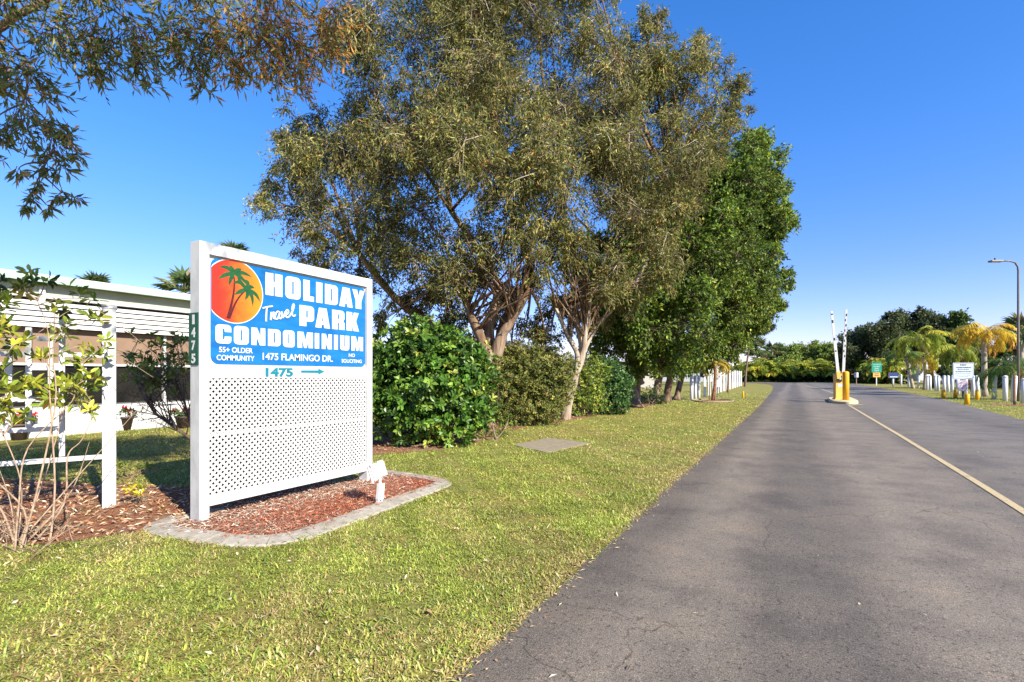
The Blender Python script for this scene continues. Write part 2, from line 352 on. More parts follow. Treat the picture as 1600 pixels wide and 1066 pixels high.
for ss_, dp, sh in st_l:
    q = np.array([np.interp(ss_, s_, edge_c[:, k]) for k in (0, 1)]); q2 = np.array([np.interp(ss_ + .04, s_, edge_c[:, k]) for k in (0, 1)]); q1 = np.array([np.interp(ss_ - .04, s_, edge_c[:, k]) for k in (0, 1)])
    dv_ = (q2 - q1) / np.linalg.norm(q2 - q1); nn = np.array((dv_[1], -dv_[0])); nn = nn if np.dot(nn, q - cen) > 0 else -nn
    for o_, z_ in ((-.10, -.01), (-.10, .030), (-.09, .036), (-.02, .036), (.100, .020), (.110, .010), (.112, -.01)): Vv.append((*(q + nn * o_), z_ + (dp if z_ > 0 else 0))); Cc.append((sh,) * 3)
kx = 7; nS = len(st_l); i = np.arange(nS - 1)[:, None] * kx; j = np.arange(kx - 1)[None]
eb.add(Vv, [np.stack([i + j, i + kx + j, i + kx + j + 1, i + j + 1], -1).reshape(-1, 4), np.array([list(range(kx)), list(range((nS - 1) * kx, nS * kx))[::-1]])], np.array(Cc))
m, nt, p, o = newmat('stamped_concrete'); a = N(nt, 'Attribute', attribute_name='Col'); f = noise(nt, 14, 8, .7)
c = mix(nt, ramp(nt, f, [(.3, (.21, .18, .135)), (.5, (.31, .275, .215)), (.7, (.40, .36, .29))]), a.outputs['Color'], 1, 'MULTIPLY'); nt.links.new(c, p.inputs['Base Color']); p.inputs['Roughness'].default_value = .9; bump(nt, p, f, .5, .01)
tag(eb.build('bed_edging', m), 'grey stamped concrete edging curving round the mulch bed at the big sign', 'edging')
BED = [tuple(q) for q in edge_c]
b = MB(); b.add([(x, y, .014) for x, y in BED], [list(range(len(BED)))]); tag(b.build('planting_bed', M['mulch']), kind='structure')

# ------------------------------------------------------------------ scatter of chips, litter, blades
def flakes(mb, Pc, L, Wd, cols, tilt=.35, rz=None):
    n = len(Pc); az = rng.uniform(0, 2 * math.pi, n) if rz is None else rz
    d = np.stack([np.cos(az), np.sin(az), rng.normal(0, tilt, n)], -1); d = nrm(d)
    up = nrm(np.stack([rng.normal(0, tilt, n), rng.normal(0, tilt, n), np.ones(n)], -1)); sd_ = nrm(np.cross(d, up)); up = np.cross(sd_, d)
    L = np.broadcast_to(L, (n,))[:, None]; Wd = np.broadcast_to(Wd, (n,))[:, None]
    V = np.stack([Pc - d * L / 2, Pc + sd_ * Wd / 2 + up * L * .06, Pc + d * L / 2, Pc - sd_ * Wd / 2 + up * L * .06], 1).reshape(-1, 3)
    F = np.arange(4 * n).reshape(-1, 4); mb.add(V, F, np.repeat(cols, 4, 0))
def pal(n, stops, w, j=.15):
    idx = rng.choice(len(stops), n, p=np.array(w) / sum(w)); c = np.array(stops)[idx]
    return np.clip(c * rng.normal(1, j, (n, 1)), .002, .95)
def scatter(poly_, n, box_):
    x = rng.uniform(box_[0], box_[1], n); y = rng.uniform(box_[2], box_[3], n); k = inpoly(poly_, x, y); return x[k], y[k]
x, y = scatter(BED, 16000, (-5, -3.4, 2.4, 5.5)); k = (x > -4.62) | (rng.random(len(x)) < .6); x, y = x[k], y[k]
cb = MB(); n = len(x); front = np.clip((x + 4.6) / .5, 0, 1)
cr_ = pal(n, [(.36, .10, .05), (.46, .16, .085), (.20, .055, .028), (.58, .36, .24)], [5, 4, 2, 1.2]); cg_ = pal(n, [(.50, .41, .31), (.38, .28, .2), (.60, .52, .42), (.36, .13, .07)], [4, 3, 3, 2])
sel = (rng.random(n) < np.clip(front * .9 + .12 * np.sin(y * 4), .12, .93))[:, None]
flakes(cb, np.c_[x, y, .018 + rng.uniform(0, .022, n)], rng.uniform(.02, .06, n), rng.uniform(.004, .011, n), np.where(sel, cr_, cg_), .25)
tag(cb.build('mulch', M['mulchchip']), kind='stuff')
x, y = scatter(LITTER_BED, 9000, (-10, -4.6, .5, 4.7)); n = len(x); cb = MB()
flakes(cb, np.c_[x, y, .016 + rng.uniform(0, .03, n)], rng.uniform(.03, .085, n), rng.uniform(.008, .028, n), pal(n, [(.40, .21, .11), (.52, .34, .20), (.22, .11, .06), (.64, .50, .36), (.44, .16, .07)], [4, 3, 3, 2, 1]), .35)
x, y = scatter(HEDGE_BED, 9000, (-8.3, -4.8, 5.8, 31)); n = len(x)
flakes(cb, np.c_[x, y, .012 + rng.uniform(0, .03, n)], rng.uniform(.04, .10, n), rng.uniform(.012, .03, n), pal(n, [(.26, .13, .07), (.36, .22, .13), (.14, .07, .04), (.45, .33, .22)], [4, 3, 3, 1.5]), .35)
tag(cb.build('leaf_litter', M['litter']), kind='stuff')
# fallen leaves on the road
n = 230; x = rng.uniform(-1.2, 6, n); y = 1.4 + 26 * rng.random(n) ** 1.8; cb = MB()
flakes(cb, np.c_[x, y, np.full(n, .014)], rng.uniform(.02, .06, n), rng.uniform(.006, .016, n), pal(n, [(.5, .38, .22), (.34, .18, .07), (.55, .50, .42), (.12, .08, .05)], [3, 3, 3, 2]), .12)
n = 1500; y = 1 + 28 * rng.random(n) ** 1.4; x = left_edge(y) + np.abs(rng.normal(0, .07, n)) - .04
flakes(cb, np.c_[x, y, np.full(n, .016)], rng.uniform(.02, .05, n), rng.uniform(.004, .012, n), pal(n, [(.5, .36, .18), (.36, .2, .09), (.45, .38, .2)], [3, 3, 2]), .15)
tag(cb.build('fallen_leaves', M['litter']), kind='stuff')
# lawn
PAD = [(-4.60, 8.62), (-3.66, 8.02), (-3.42, 9.55), (-4.48, 9.95)]
def field(x, y, sc, ph):
    return (np.sin(x * sc + 1.7 * np.sin(y * sc * .7 + ph)) + np.sin(y * sc * 1.13 + 2.1 * np.sin(x * sc * .6 + ph * 2)) + np.sin((x + y) * sc * .53 + ph)) / 3
def blades(mb, x, y, L, Wd, shade=None):
    n = len(x); az = rng.uniform(0, 2 * math.pi, n); h = np.stack([np.cos(az), np.sin(az), np.zeros(n)], -1)
    el = rng.uniform(.05, .95, n); L = L * rng.uniform(.5, 1.3, n)
    f = field(x, y, 2.1, .6) * .5 + field(x, y, 6.3, 2.) * .5 + field(x, y, 13.7, 5.) * .4 + field(x, y, .6, 4.) * .4
    edge = np.exp(-np.abs(x - left_edge(y)) / .22)
    dry = np.clip(.27 + .52 * f + .5 * edge, 0.03, .95)
    green = pal(n, [(.26, .315, .05), (.38, .41, .07), (.15, .21, .034), (.50, .49, .10), (.37, .46, .12)], [4, 4, 2.2, 2.4, 2], .16)
    tan = pal(n, [(.54, .44, .17), (.44, .32, .12), (.62, .53, .27), (.30, .19, .075)], [4, 3, 2, 2], .16)
    c = np.where((rng.random(n) < dry)[:, None], tan, green) * (1 + .22 * field(x, y, 4.3, 7.) + .2 * field(x, y, 26, 2.))[:, None]
    p0 = np.c_[x, y, np.full(n, .002)]; sdv = np.stack([-h[:, 1], h[:, 0], np.zeros(n)], -1) * (Wd * rng.uniform(.7, 1.3, n))[:, None] / 2
    p1 = p0 + (h * np.cos(el)[:, None] + np.array([0, 0, 1]) * np.sin(el)[:, None]) * (L * .55)[:, None]
    el2 = el - rng.uniform(.3, 1.1, n); p2 = p1 + (h * np.cos(el2)[:, None] + np.array([0, 0, 1]) * np.sin(el2)[:, None]) * (L * .5)[:, None]
    V = np.stack([p0 - sdv, p0 + sdv, p1 + sdv, p1 - sdv, p2], 1).reshape(-1, 3); i = np.arange(n)[:, None] * 5
    mb.add(V, [i + np.array([[0, 1, 2, 3]]), i + np.array([[3, 2, 4]])], np.repeat(c, 5, 0))
def lawn_pts(n, x0, x1, y0, y1, dmin, dmax):
    x = rng.uniform(x0, x1, n); y = rng.uniform(y0, y1, n); d = -SA * x + CA * y; X = CA * x + SA * y
    k = (d > dmin) & (d <= dmax) & (np.abs(X) < d * 1.02 + .3)
    e = .05 * field(x, y, 9, 1.) + .03 * field(x, y, 23, 3.)
    k &= ((x < left_edge(y) + .015 + e * .6) | (x > right_edge(y) + e)) & ~inpoly(BED, x, y)
    q = rng.random(n) < .12
    k &= ~(inpoly(LITTER_BED, x + e, y + e) & ~q) & ~(inpoly(HEDGE_BED, x + e * 3, y + e) & ~q) & ~inpoly(PAD, x, y)
    dd = np.min([np.hypot(x - a, y - b) for a, b in edge_c[::3]], axis=0); k &= dd > .09
    g = field(x, y, 7.7, 3.3) + .8 * field(x, y, 17, 1.1); k &= rng.random(n) < np.clip(.72 + .75 * g, .12, 1)
    return x[k], y[k]
gb = MB()
for n, bx, dm, L, w in ((620000, (-7, -.9, .8, 6.5), (1.9, 5.2), .034, .0052), (480000, (-13, -.9, 2, 12), (5.2, 9.5), .04, .0075), (300000, (-15, 9.5, 5, 24), (9.5, 18), .05, .014), (160000, (-18, 14, 10, 48), (18, 40), .06, .03)):
    x, y = lawn_pts(n, *bx, *dm); blades(gb, x, y, L, w)
# tufts and runners along the road edge, the bed edging and the posts
n = 9000; y = 1.2 + 26 * rng.random(n) ** 1.6; e_ = np.clip(field(y, y * .3, 5., 1.) * .9 + .3, 0, 1); x = left_edge(y) + rng.normal(.005, .025, n) - .01; k = rng.random(n) < e_; blades(gb, x[k], y[k], .055, .006)
tq_ = edge_c[rng.integers(0, len(edge_c), 5200)] + rng.normal(0, .012, (5200, 2)); dv_ = tq_ - np.array((-4.2, 3.9)); tq_ += dv_ / np.linalg.norm(dv_, axis=1)[:, None] * .115; k = rng.random(5200) < np.clip(.5 + field(tq_[:, 0], tq_[:, 1], 6., 2.), .05, 1); k &= ~inpoly(LITTER_BED, tq_[:, 0], tq_[:, 1]); blades(gb, tq_[k, 0], tq_[k, 1], .055, .006)
for _ in range(150):
    d = 2.2 + 12 * random.random() ** 1.5; q = GD(random.uniform(-20, 1000), d); n = random.randint(25, 70); x = q[0] + rng.normal(0, .035 + .004 * d, n); y = q[1] + rng.normal(0, .035 + .004 * d, n); k = (x < left_edge(y) - .03) & ~inpoly(BED, x, y) & ~inpoly(LITTER_BED, x, y) & ~inpoly(PAD, x, y) & ~inpoly(HEDGE_BED, x, y)
    if k.sum(): blades(gb, x[k], y[k], .07, .0065 + .0008 * d)
tag(gb.build('grass', M['grass']), kind='stuff')
n = 900; x = rng.uniform(-7, -1.3, n); y = .8 + 14 * rng.random(n) ** 1.4; k = ~inpoly(BED, x, y) & ~inpoly(PAD, x, y) & (rng.random(n) < np.clip(.5 + field(x, y, 1.1, 3.), .1, 1)); x, y = x[k], y[k]; n = len(x); cb = MB()
flakes(cb, np.c_[x, y, rng.uniform(.015, .035, n)], rng.uniform(.02, .05, n), rng.uniform(.008, .02, n), pal(n, [(.55, .42, .26), (.36, .2, .1), (.50, .42, .30), (.22, .12, .06)], [3, 3, 1.5, 2]), .5)
tag(cb.build('fallen_leaves', M['litter']), kind='stuff')

# ------------------------------------------------------------------ entrance sign
SX = -4.585; SY0, SY1 = 2.757, 4.898
sign = thing('entrance_sign', (SX - .07, (SY0 + SY1) / 2, 0), 'large white framed entrance sign with blue panel, orange sun emblem and white lattice below', 'sign')
MB().box(SX - .14, SX, SY0, SY0 + .089, -.2, 2.488, .004).build('post', M['white_old'], sign)
MB().box(SX - .14, SX, SY1 - .089, SY1, -.2, 2.488, .004).build('post', M['white_old'], sign)
MB().box(SX - .12, SX - .003, SY0 + .089, SY1 - .089, 2.382, 2.486, .004).build('top_rail', M['white_old'], sign)
beam = MB().box(SX - .11, SX - .018, SY0 + .089, SY1 - .089, 1.275, 1.400, .003).build('address_beam', M['white'], sign)
MB().box(SX - .055, SX - .006, SY0 + .089, SY1 - .089, .135, .225, .003).build('bottom_rail', M['white'], sign)
MB().box(SX - .055, SX - .033, SY0 + .089, SY1 - .089, .757, .790, .002).build('middle_rail', M['white'], sign)
# white backing board and blue face with round corners
MB().box(SX - .085, SX - .041, SY0 + .089, SY1 - .089, 1.400, 2.382, 0).build('backing_board', M['white'], sign)
def rrect(x0, y0, x1, y1, rx, ry=None, n=5, corners=(1, 1, 1, 1)):
    ry = rx if ry is None else ry; out = []
    for k, (cx, cy, a0, on) in enumerate(((x1 - rx, y0 + ry, -90, corners[0]), (x1 - rx, y1 - ry, 0, corners[1]), (x0 + rx, y1 - ry, 90, corners[2]), (x0 + rx, y0 + ry, 180, corners[3]))):
        if on: out += [(cx + rx * math.cos(R(a0 + 90 * i / n)), cy + ry * math.sin(R(a0 + 90 * i / n))) for i in range(n + 1)]
        else: out.append(((x1, y0), (x1, y1), (x0, y1), (x0, y0))[k])
    return out
def flatcurve(name, splines, mat, mw, parent, depth=.0015):
    cu = bpy.data.curves.new(name, 'CURVE'); cu.dimensions = '2D'; cu.fill_mode = 'BOTH'; cu.extrude = depth
    for s in splines:
        sp_ = cu.splines.new('POLY'); sp_.points.add(len(s) - 1); sp_.use_cyclic_u = True
        for pt, q in zip(sp_.points, s): pt.co = (q[0], q[1], 0, 1)
    return curve2mesh(name, cu, mat, mw, parent)
def curve2mesh(name, cu, mat, mw, parent):
    tmp = bpy.data.objects.new('tmp', cu); COL.objects.link(tmp); bpy.context.view_layer.update()
    me = bpy.data.meshes.new_from_object(tmp.evaluated_get(bpy.context.evaluated_depsgraph_get())); me.name = name
    bpy.data.objects.remove(tmp); me.materials.clear(); me.materials.append(mat); me.polygons.foreach_set('use_smooth', np.zeros(len(me.polygons), bool))
    o = bpy.data.objects.new(name, me); COL.objects.link(o); o.matrix_basis = mw
    if parent is not None:
        o.parent = parent; pm = parent.matrix_basis if parent.parent is None else parent.parent.matrix_basis @ parent.matrix_parent_inverse @ parent.matrix_basis
        o.matrix_parent_inverse = pm.inverted()
    return o
def facing_x(x, y=0, z=0): return Matrix.Translation((x, y, z)) @ Matrix(((0, 0, 1, 0), (1, 0, 0, 0), (0, 1, 0, 0), (0, 0, 0, 1)))     # local x->Y, y->Z, z->+X
def facing_my(x, y, z): return Matrix.Translation((x, y, z)) @ Matrix(((1, 0, 0, 0), (0, 0, -1, 0), (0, 1, 0, 0), (0, 0, 0, 1)))       # local x->X, y->Z, z->-Y
PX = SX - .036
U0, U1, V0, V1 = 2.878, 4.812, 1.405, 2.368
panel = flatcurve('sign_panel', [rrect(U0, V0, U1, V1, .075, n=8)], M['blue'], facing_x(PX), sign, .003)
def write(txt, u0, u1, v0, v1, mat, mw_fn, parent, name='lettering', bold=.012, depth=.0012):
    cu = bpy.data.curves.new(name, 'FONT'); cu.body = txt; cu.size = 1; cu.extrude = 0; cu.offset = bold; cu.align_x = 'LEFT'; cu.fill_mode = 'BOTH'; cu.extrude = .001
    tmp = bpy.data.objects.new('tmp', cu); COL.objects.link(tmp); bpy.context.view_layer.update()
    me = bpy.data.meshes.new_from_object(tmp.evaluated_get(bpy.context.evaluated_depsgraph_get())); bpy.data.objects.remove(tmp)
    co_ = np.array([v.co[:] for v in me.vertices]); lo, hi = co_.min(0), co_.max(0)
    co_ = (co_ - lo) / np.maximum(hi - lo, 1e-6); co_[:, 0] = u0 + co_[:, 0] * (u1 - u0); co_[:, 1] = v0 + co_[:, 1] * (v1 - v0); co_[:, 2] = (co_[:, 2] - .5) * 2 * depth
    me.vertices.foreach_set('co', co_.astype(np.float32).ravel()); me.name = name; me.materials.clear(); me.materials.append(mat); me.polygons.foreach_set('use_smooth', np.zeros(len(me.polygons), bool))
    o = bpy.data.objects.new(name, me); COL.objects.link(o); o.matrix_basis = mw_fn
    if parent is not None:
        pm = parent.matrix_basis if parent.parent is None else parent.parent.matrix_basis @ parent.matrix_parent_inverse @ parent.matrix_basis
        o.parent = parent; o.matrix_parent_inverse = pm.inverted()
    return o
LET = {
 'H': [[(0, 0), (.46, 0), (.46, .4), (.55, .4), (.55, 0), (1, 0), (1, 1), (.55, 1), (.55, .62), (.46, .62), (.46, 1), (0, 1)]],
 'O': [rrect(0, -.015, 1, 1.015, .27, .2, 6), rrect(.44, .2, .55, .8, .05, .04, 3)],
 'L': [[(0, 0), (1, 0), (1, .25), (.6, .25), (.6, 1), (0, 1)]],
 'I': [[(0, 0), (1, 0), (1, 1), (0, 1)]],
 'D': [rrect(0, 0, 1, 1, .28, .2, 6, (1, 1, 0, 0)), rrect(.45, .19, .56, .81, .05, .04, 3)],
 'A': [[(0, 0), (.4, 0), (.43, .16), (.57, .16), (.6, 0), (1, 0), (.76, 1), (.24, 1)], [(.45, .34), (.55, .34), (.5, .74)]],
 'Y': [[(.27, 0), (.73, 0), (.73, .4), (1, 1), (.62, 1), (.5, .66), (.38, 1), (0, 1), (.27, .4)]],
 'P': [[(0, 0), (.46, 0), (.46, .24)] + [q for q in rrect(.2, .24, 1, 1, .27, .17, 6, (1, 1, 0, 0)) if q[0] > .5] + [(0, 1)], rrect(.45, .42, .56, .79, .05, .04, 3)],
 'R': [[(0, 0), (.45, 0), (.45, .36), (.52, .36), (.56, .3), (.56, 0), (1, 0), (1, .36), (.9, .47), (1, .58), (1, .84), (.95, .95), (.82, 1), (0, 1)], rrect(.45, .54, .56, .8, .05, .04, 3)],
 'K': [[(0, 0), (.46, 0), (.46, .32), (.58, 0), (1.03, 0), (.78, .54), (1, 1), (.6, 1), (.46, .66), (.46, 1), (0, 1)]],
 'C': [[(1, .38), (.58, .38), (.56, .24), (.5, .19), (.44, .24), (.44, .76), (.5, .81), (.56, .76), (.58, .62), (1, .62)] + rrect(0, -.015, 1, 1.015, .27, .2, 6, (1, 1, 1, 1))[7:14] + rrect(0, -.015, 1, 1.015, .27, .2, 6)[14:28] + rrect(0, -.015, 1, 1.015, .27, .2, 6)[0:7]],
 'N': [[(0, 0), (.36, 0), (.36, .5), (.6, 0), (1, 0), (1, 1), (.66, 1), (.66, .5), (.4, 1), (0, 1)]],
 'M': [[(0, 0), (.29, 0), (.29, .5), (.42, 0), (.58, 0), (.71, .5), (.71, 0), (1, 0), (1, 1), (.62, 1), (.5, .46), (.38, 1), (0, 1)]],
 'U': [[(.44, 1), (0, 1)] + [q for q in rrect(0, -.015, 1, .8, .27, .2, 6, (1, 0, 0, 1))[::-1] if q[1] < .75][::1] + [(1, 1), (.55, 1), (.55, .26), (.5, .2), (.44, .26)]],
}
def uz(ox, oy, sc, zx, zy=0): return on_x(ox + zx / sc, oy + zy / sc, PX)
def word(txt, spans, ox, sc, v0, v1):
    ss = []
    for ch, (a, b_) in zip(txt, spans):
        ua, ub = uz(ox, 500, sc, a)[0], uz(ox, 500, sc, b_)[0]
        ss += [[(ua + (ub - ua) * q[0], v0 + (v1 - v0) * q[1]) for q in pl] for pl in LET[ch]]
    flatcurve('lettering', ss, M['letter'], facing_x(PX + .0065), panel, .0015)
# fix the U outline order (left stem down, round the bottom, up the right stem)
_b = rrect(0, -.015, 1, .8, .27, .2, 6)
LET['U'] = [[(.44, 1), (0, 1)] + _b[21:28] + _b[0:7] + [(1, 1), (.55, 1), (.55, .26), (.5, .2), (.44, .26)]]
word('HOLIDAY', [(125, 360), (400, 612), (650, 797), (828, 915), (950, 1130), (1150, 1335), (1330, 1500)], 400, 8.883, 2.103, 2.328)
word('PARK', [(597, 800), (818, 1020), (1050, 1222), (1250, 1418)], 400, 8.883, 1.829, 2.05)
word('CONDOMINIUM', [(98, 250), (275, 418), (443, 577), (603, 725), (747, 860), (887, 1035), (1053, 1095), (1120, 1217), (1238, 1275), (1297, 1385), (1405, 1517)], 320, 6.154, 1.596, 1.766)
# 'Travel' in brush script
tb = MB()
for st_ in ([(82, 640), (150, 622), (222, 612)], [(142, 628), (136, 720), (133, 822)], [(205, 692), (201, 745), (196, 800), (208, 745), (226, 704), (243, 700), (236, 740), (236, 778), (256, 788)],
            [(322, 694), (296, 684), (270, 710), (258, 755), (268, 790), (290, 784), (312, 740), (322, 694), (316, 750), (326, 786), (344, 768)],
            [(350, 682), (350, 730), (362, 770), (380, 745), (394, 700), (408, 684)], [(404, 735), (434, 712), (444, 680), (426, 662), (408, 690), (403, 735), (418, 768), (446, 760), (472, 730)],
            [(472, 730), (504, 668), (522, 602), (512, 584), (497, 620), (493, 690), (502, 742), (520, 750), (541, 734)]):
    q = [uz(400, 410, 8.883, *s) for s in st_]; cpts = catmull([(PX + .007, a_, b_) for a_, b_ in q], 6)
    tb.tube(cpts, .0085, 8)
o = tb.build('lettering', M['letter']); o.parent = panel; o.matrix_parent_inverse = (sign.matrix_basis @ panel.matrix_parent_inverse @ panel.matrix_basis).inverted()
FX = facing_x(PX + .0065)
write('55+ OLDER', 2.952, 3.290, 1.514, 1.564, M['letter'], FX, panel, bold=.018)
write('COMMUNITY', 2.930, 3.308, 1.440, 1.490, M['letter'], FX, panel, bold=.018)
write('1475 FLAMINGO DR.', 3.398, 4.291, 1.455, 1.526, M['letter'], FX, panel, bold=.018)
write('NO', 4.535, 4.632, 1.520, 1.561, M['letter'], FX, panel, bold=.018)
write('SOLICITING', 4.424, 4.745, 1.450, 1.492, M['letter'], FX, panel, bold=.018)
FB = facing_x(SX - .0165)
write('1475', 3.420, 3.745, 1.285, 1.379, M['teal'], FB, beam, bold=.05)
flatcurve('arrow', [[(3.846, 1.330), (4.075, 1.328), (4.075, 1.309), (4.165, 1.344), (4.075, 1.378), (4.075, 1.358), (3.846, 1.356)]], M['teal'], FB, beam, .001)
# sun emblem, clipped by the panel's left edge
cx_, cz_, rr_ = 3.103, 2.088, .292
def circ(r):
    out = []
    for i in range(72):
        a = 2 * math.pi * i / 72; u = max(cx_ + r * math.cos(a), U0 + .004); v = cz_ + r * math.sin(a); out.append((u - cx_, v - cz_))
    return out
flatcurve('sun_outline', [circ(rr_ + .009)], M['letter'], facing_x(PX + .0050, cx_, cz_), panel, .001)
flatcurve('sun_emblem', [circ(rr_)], M['sun'], facing_x(PX + .0065, cx_, cz_), panel, .001)
def ezp(zx, zy): return on_x(320 + zx / 8.2, 390 + zy / 8.2, PX)
def ribbon(mb, pts, wfn, x):
    q = catmull(pts, 6); t = nrm(np.gradient(q, axis=0)); n_ = np.stack([-t[:, 1], t[:, 0]], -1); s = np.linspace(0, 1, len(q)); w = np.array([wfn(a) for a in s])[:, None] / 2
    a, b_ = q + n_ * w, q - n_ * w; k = len(q); i = np.arange(k - 1)
    V = np.concatenate([np.c_[np.full(k, x), a], np.c_[np.full(k, x), b_]]); mb.add(V, np.stack([i, i + k, i + k + 1, i + 1], -1))
tb, fb = MB(), MB()
ribbon(tb, [ezp(*q) for q in ((285, 885), (330, 720), (362, 560), (372, 420), (362, 320))], lambda s: .030 - .019 * s, PX + .0082)
ribbon(tb, [ezp(*q) for q in ((306, 885), (380, 700), (450, 590), (525, 520))], lambda s: .024 - .012 * s, PX + .0084)
fr = lambda s: .004 + .034 * math.sin(math.pi * min(1, s * 1.02 + .08)) ** .8
for q in (((365, 305), (345, 250), (308, 200)), ((365, 300), (410, 265), (472, 250)), ((365, 305), (480, 300), (600, 355)), ((365, 305), (450, 350), (560, 480)), ((365, 308), (255, 325), (160, 385)), ((365, 300), (280, 235), (178, 218)), ((365, 310), (325, 380), (303, 465)),
          ((530, 505), (440, 420), (350, 435)), ((530, 505), (440, 540), (370, 582)), ((530, 505), (460, 430), (400, 330)), ((530, 505), (580, 480), (632, 495)), ((530, 505), (640, 570), (705, 672)), ((530, 505), (595, 600), (608, 735)), ((530, 505), (540, 580), (505, 650)), ((530, 505), (545, 430), (500, 380))):
    ribbon(fb, [ezp(*a) for a in q], fr, PX + .0088 + random.random() * .0004)
for mb_, nm, mt in ((tb, 'painted_trunk', M['trunkink']), (fb, 'painted_fronds', M['palmink'])):
    o = mb_.build(nm, mt); o.parent = panel; o.matrix_parent_inverse = (sign.matrix_basis @ panel.matrix_parent_inverse @ panel.matrix_basis).inverted()
# lattice : two layers of diagonal laths
la = MB(); ya, yb, za, zb = SY0 + .092, SY1 - .092, .128, 1.283
pit, wid = .0418 * math.sqrt(2), .0198 * math.sqrt(2)
for sgn, xo in ((1, SX - .030), (-1, SX - .024)):
    k0 = int(((za - yb) if sgn > 0 else (za + ya)) / pit) - 1; k1 = int(((zb - ya) if sgn > 0 else (zb + yb)) / pit) + 2
    for k in range(k0, k1):
        c0 = k * pit
        # band |z - sgn*y - c0| < wid/2, clipped to the opening
        pl = [(ya - 1, sgn * (ya - 1) + c0 - wid / 2), (yb + 1, sgn * (yb + 1) + c0 - wid / 2), (yb + 1, sgn * (yb + 1) + c0 + wid / 2), (ya - 1, sgn * (ya - 1) + c0 + wid / 2)]
        for ax, lim, sg in ((0, ya, 1), (0, yb, -1), (1, za, 1), (1, zb, -1)):
            o2 = []
            for i in range(len(pl)):
                A, B_ = pl[i], pl[(i + 1) % len(pl)]; fa_, fb_ = sg * (A[ax] - lim), sg * (B_[ax] - lim)
                if fa_ >= 0: o2.append(A)
                if fa_ * fb_ < 0:
                    t = fa_ / (fa_ - fb_); o2.append((A[0] + (B_[0] - A[0]) * t, A[1] + (B_[1] - A[1]) * t))
            pl = o2
            if len(pl) < 3: break
        if len(pl) < 3: continue
        n_ = len(pl); V = [(xo + .0028, *q) for q in pl] + [(xo - .0028, *q) for q in pl]
        la.add(V, [np.array([list(range(n_))]), np.array([list(range(n_, 2 * n_))[::-1]]), np.array([[i, n_ + i, n_ + (i + 1) % n_, (i + 1) % n_] for i in range(n_)])])
la.build('lattice', M['white'], sign)
MB().box(SX - .135, SX - .122, SY0 + .089, SY1 - .089, .135, 2.3, .002).build('lattice_shade_board', M['backing'], sign)  # added board, its dark colour paints the shaded interior behind the lattice
plate = MB().box(SX - .150, SX - .012, SY0 - .008, SY0 - .001, 1.392, 1.855, .001).build('number_plate', M['plate'], sign)
FN = facing_my(0, SY0 - .0095, 0)
for ch, z0 in zip('1475', (1.752, 1.638, 1.524, 1.408)):
    wd = .03 if ch == '1' else .055
    write(ch, SX - .078 - wd / 2, SX - .078 + wd / 2, z0, z0 + .085, M['letter'], FN, plate, name='digit', bold=.03)

# flood light
fl = thing('flood_light', (-3.66, 4.02, .012), 'small white flood light on a stake in the red mulch, aimed at the big sign', 'light')
hb = MB(); mt = Matrix.Translation((-3.70, 4.03, .335)) @ Matrix.Rotation(R(48), 4, 'Z') @ Matrix.Rotation(R(-16), 4, 'Y')
bm = bmesh.new(); bmesh.ops.create_cube(bm, size=1)
for v in bm.verts:
    s = 1 if v.co.x < 0 else .72
    v.co = Vector((v.co.x * .14, v.co.y * .21 * s, v.co.z * .15 * s + (.02 if v.co.x > 0 else 0)))
bmesh.ops.bevel(bm, geom=list(bm.edges), offset=.012, segments=2, affect='EDGES'); bmesh.ops.transform(bm, matrix=mt, verts=bm.verts); hb.frombm(bm)
for i in range(5): hb.box(.02, .078, -.075 + i * .034, -.069 + i * .034, -.05, .085, 0, mt)
hd = hb.build('lamp_head', M['white'], fl)
MB().box(-.079, -.071, -.090, .090, -.062, .062, .002, mt).build('lens', M['glass'], fl)
MB().box(-.088, -.070, -.112, .112, .070, .080, .002, mt).box(-.088, -.070, -.112, .112, -.082, -.072, .002, mt).box(-.088, -.070, .100, .110, -.072, .070, .002, mt).box(-.088, -.070, -.110, -.100, -.072, .070, .002, mt).build('lens_frame', M['white'], fl)
MB().tube([(-3.665, 4.025, .27), (-3.663, 4.022, .24), (-3.663, 4.02, .205)], [.016, .013, .018], 10).build('swivel', M['white'], fl)
mt2 = Matrix.Translation((-3.66, 4.02, .13)) @ Matrix.Rotation(R(-8), 4, 'X')
MB().box(-.022, .022, -.038, .038, -.075, .085, .006, mt2).box(-.018, .018, -.032, -.016, -.15, -.072, .003, mt2).box(-.018, .018, .016, .032, -.15, -.072, .003, mt2).build('stake', M['white'], fl)

# ------------------------------------------------------------------ trellis fence at the left
F0 = np.array((-5.94, 2.68)); FD = np.array((-.437, -.90)); FD = FD / np.linalg.norm(FD)
def fence_t(px):
    k = (px - 800) / FPX; w = np.array((CA + k * SA, SA - k * CA)); return -np.dot(w, F0) / np.dot(w, FD)
def fence_z(px, py):
    q = F0 + FD * fence_t(px); d = -SA * q[0] + CA * q[1]; return CH - (py - YH) * d / FPX
ft = thing('trellis_fence', (F0[0], F0[1], 0), 'white wooden trellis fence tangled with a yellow-green shrub at the left edge', 'fence')
ang = math.atan2(FD[1], FD[0]); FMx = Matrix.Translation((F0[0], F0[1], 0)) @ Matrix.Rotation(ang, 4, 'Z')
MB().box(-.055, .055, -.055, .055, -.2, 1.955, .006, FMx).box(-.062, .062, -.062, .062, 1.955, 1.985, .006, FMx).build('post', M['white_old'], ft)
MB().box(2.3, 2.41, -.055, .055, -.2, 1.955, .006, FMx).build('post', M['white_old'], ft)
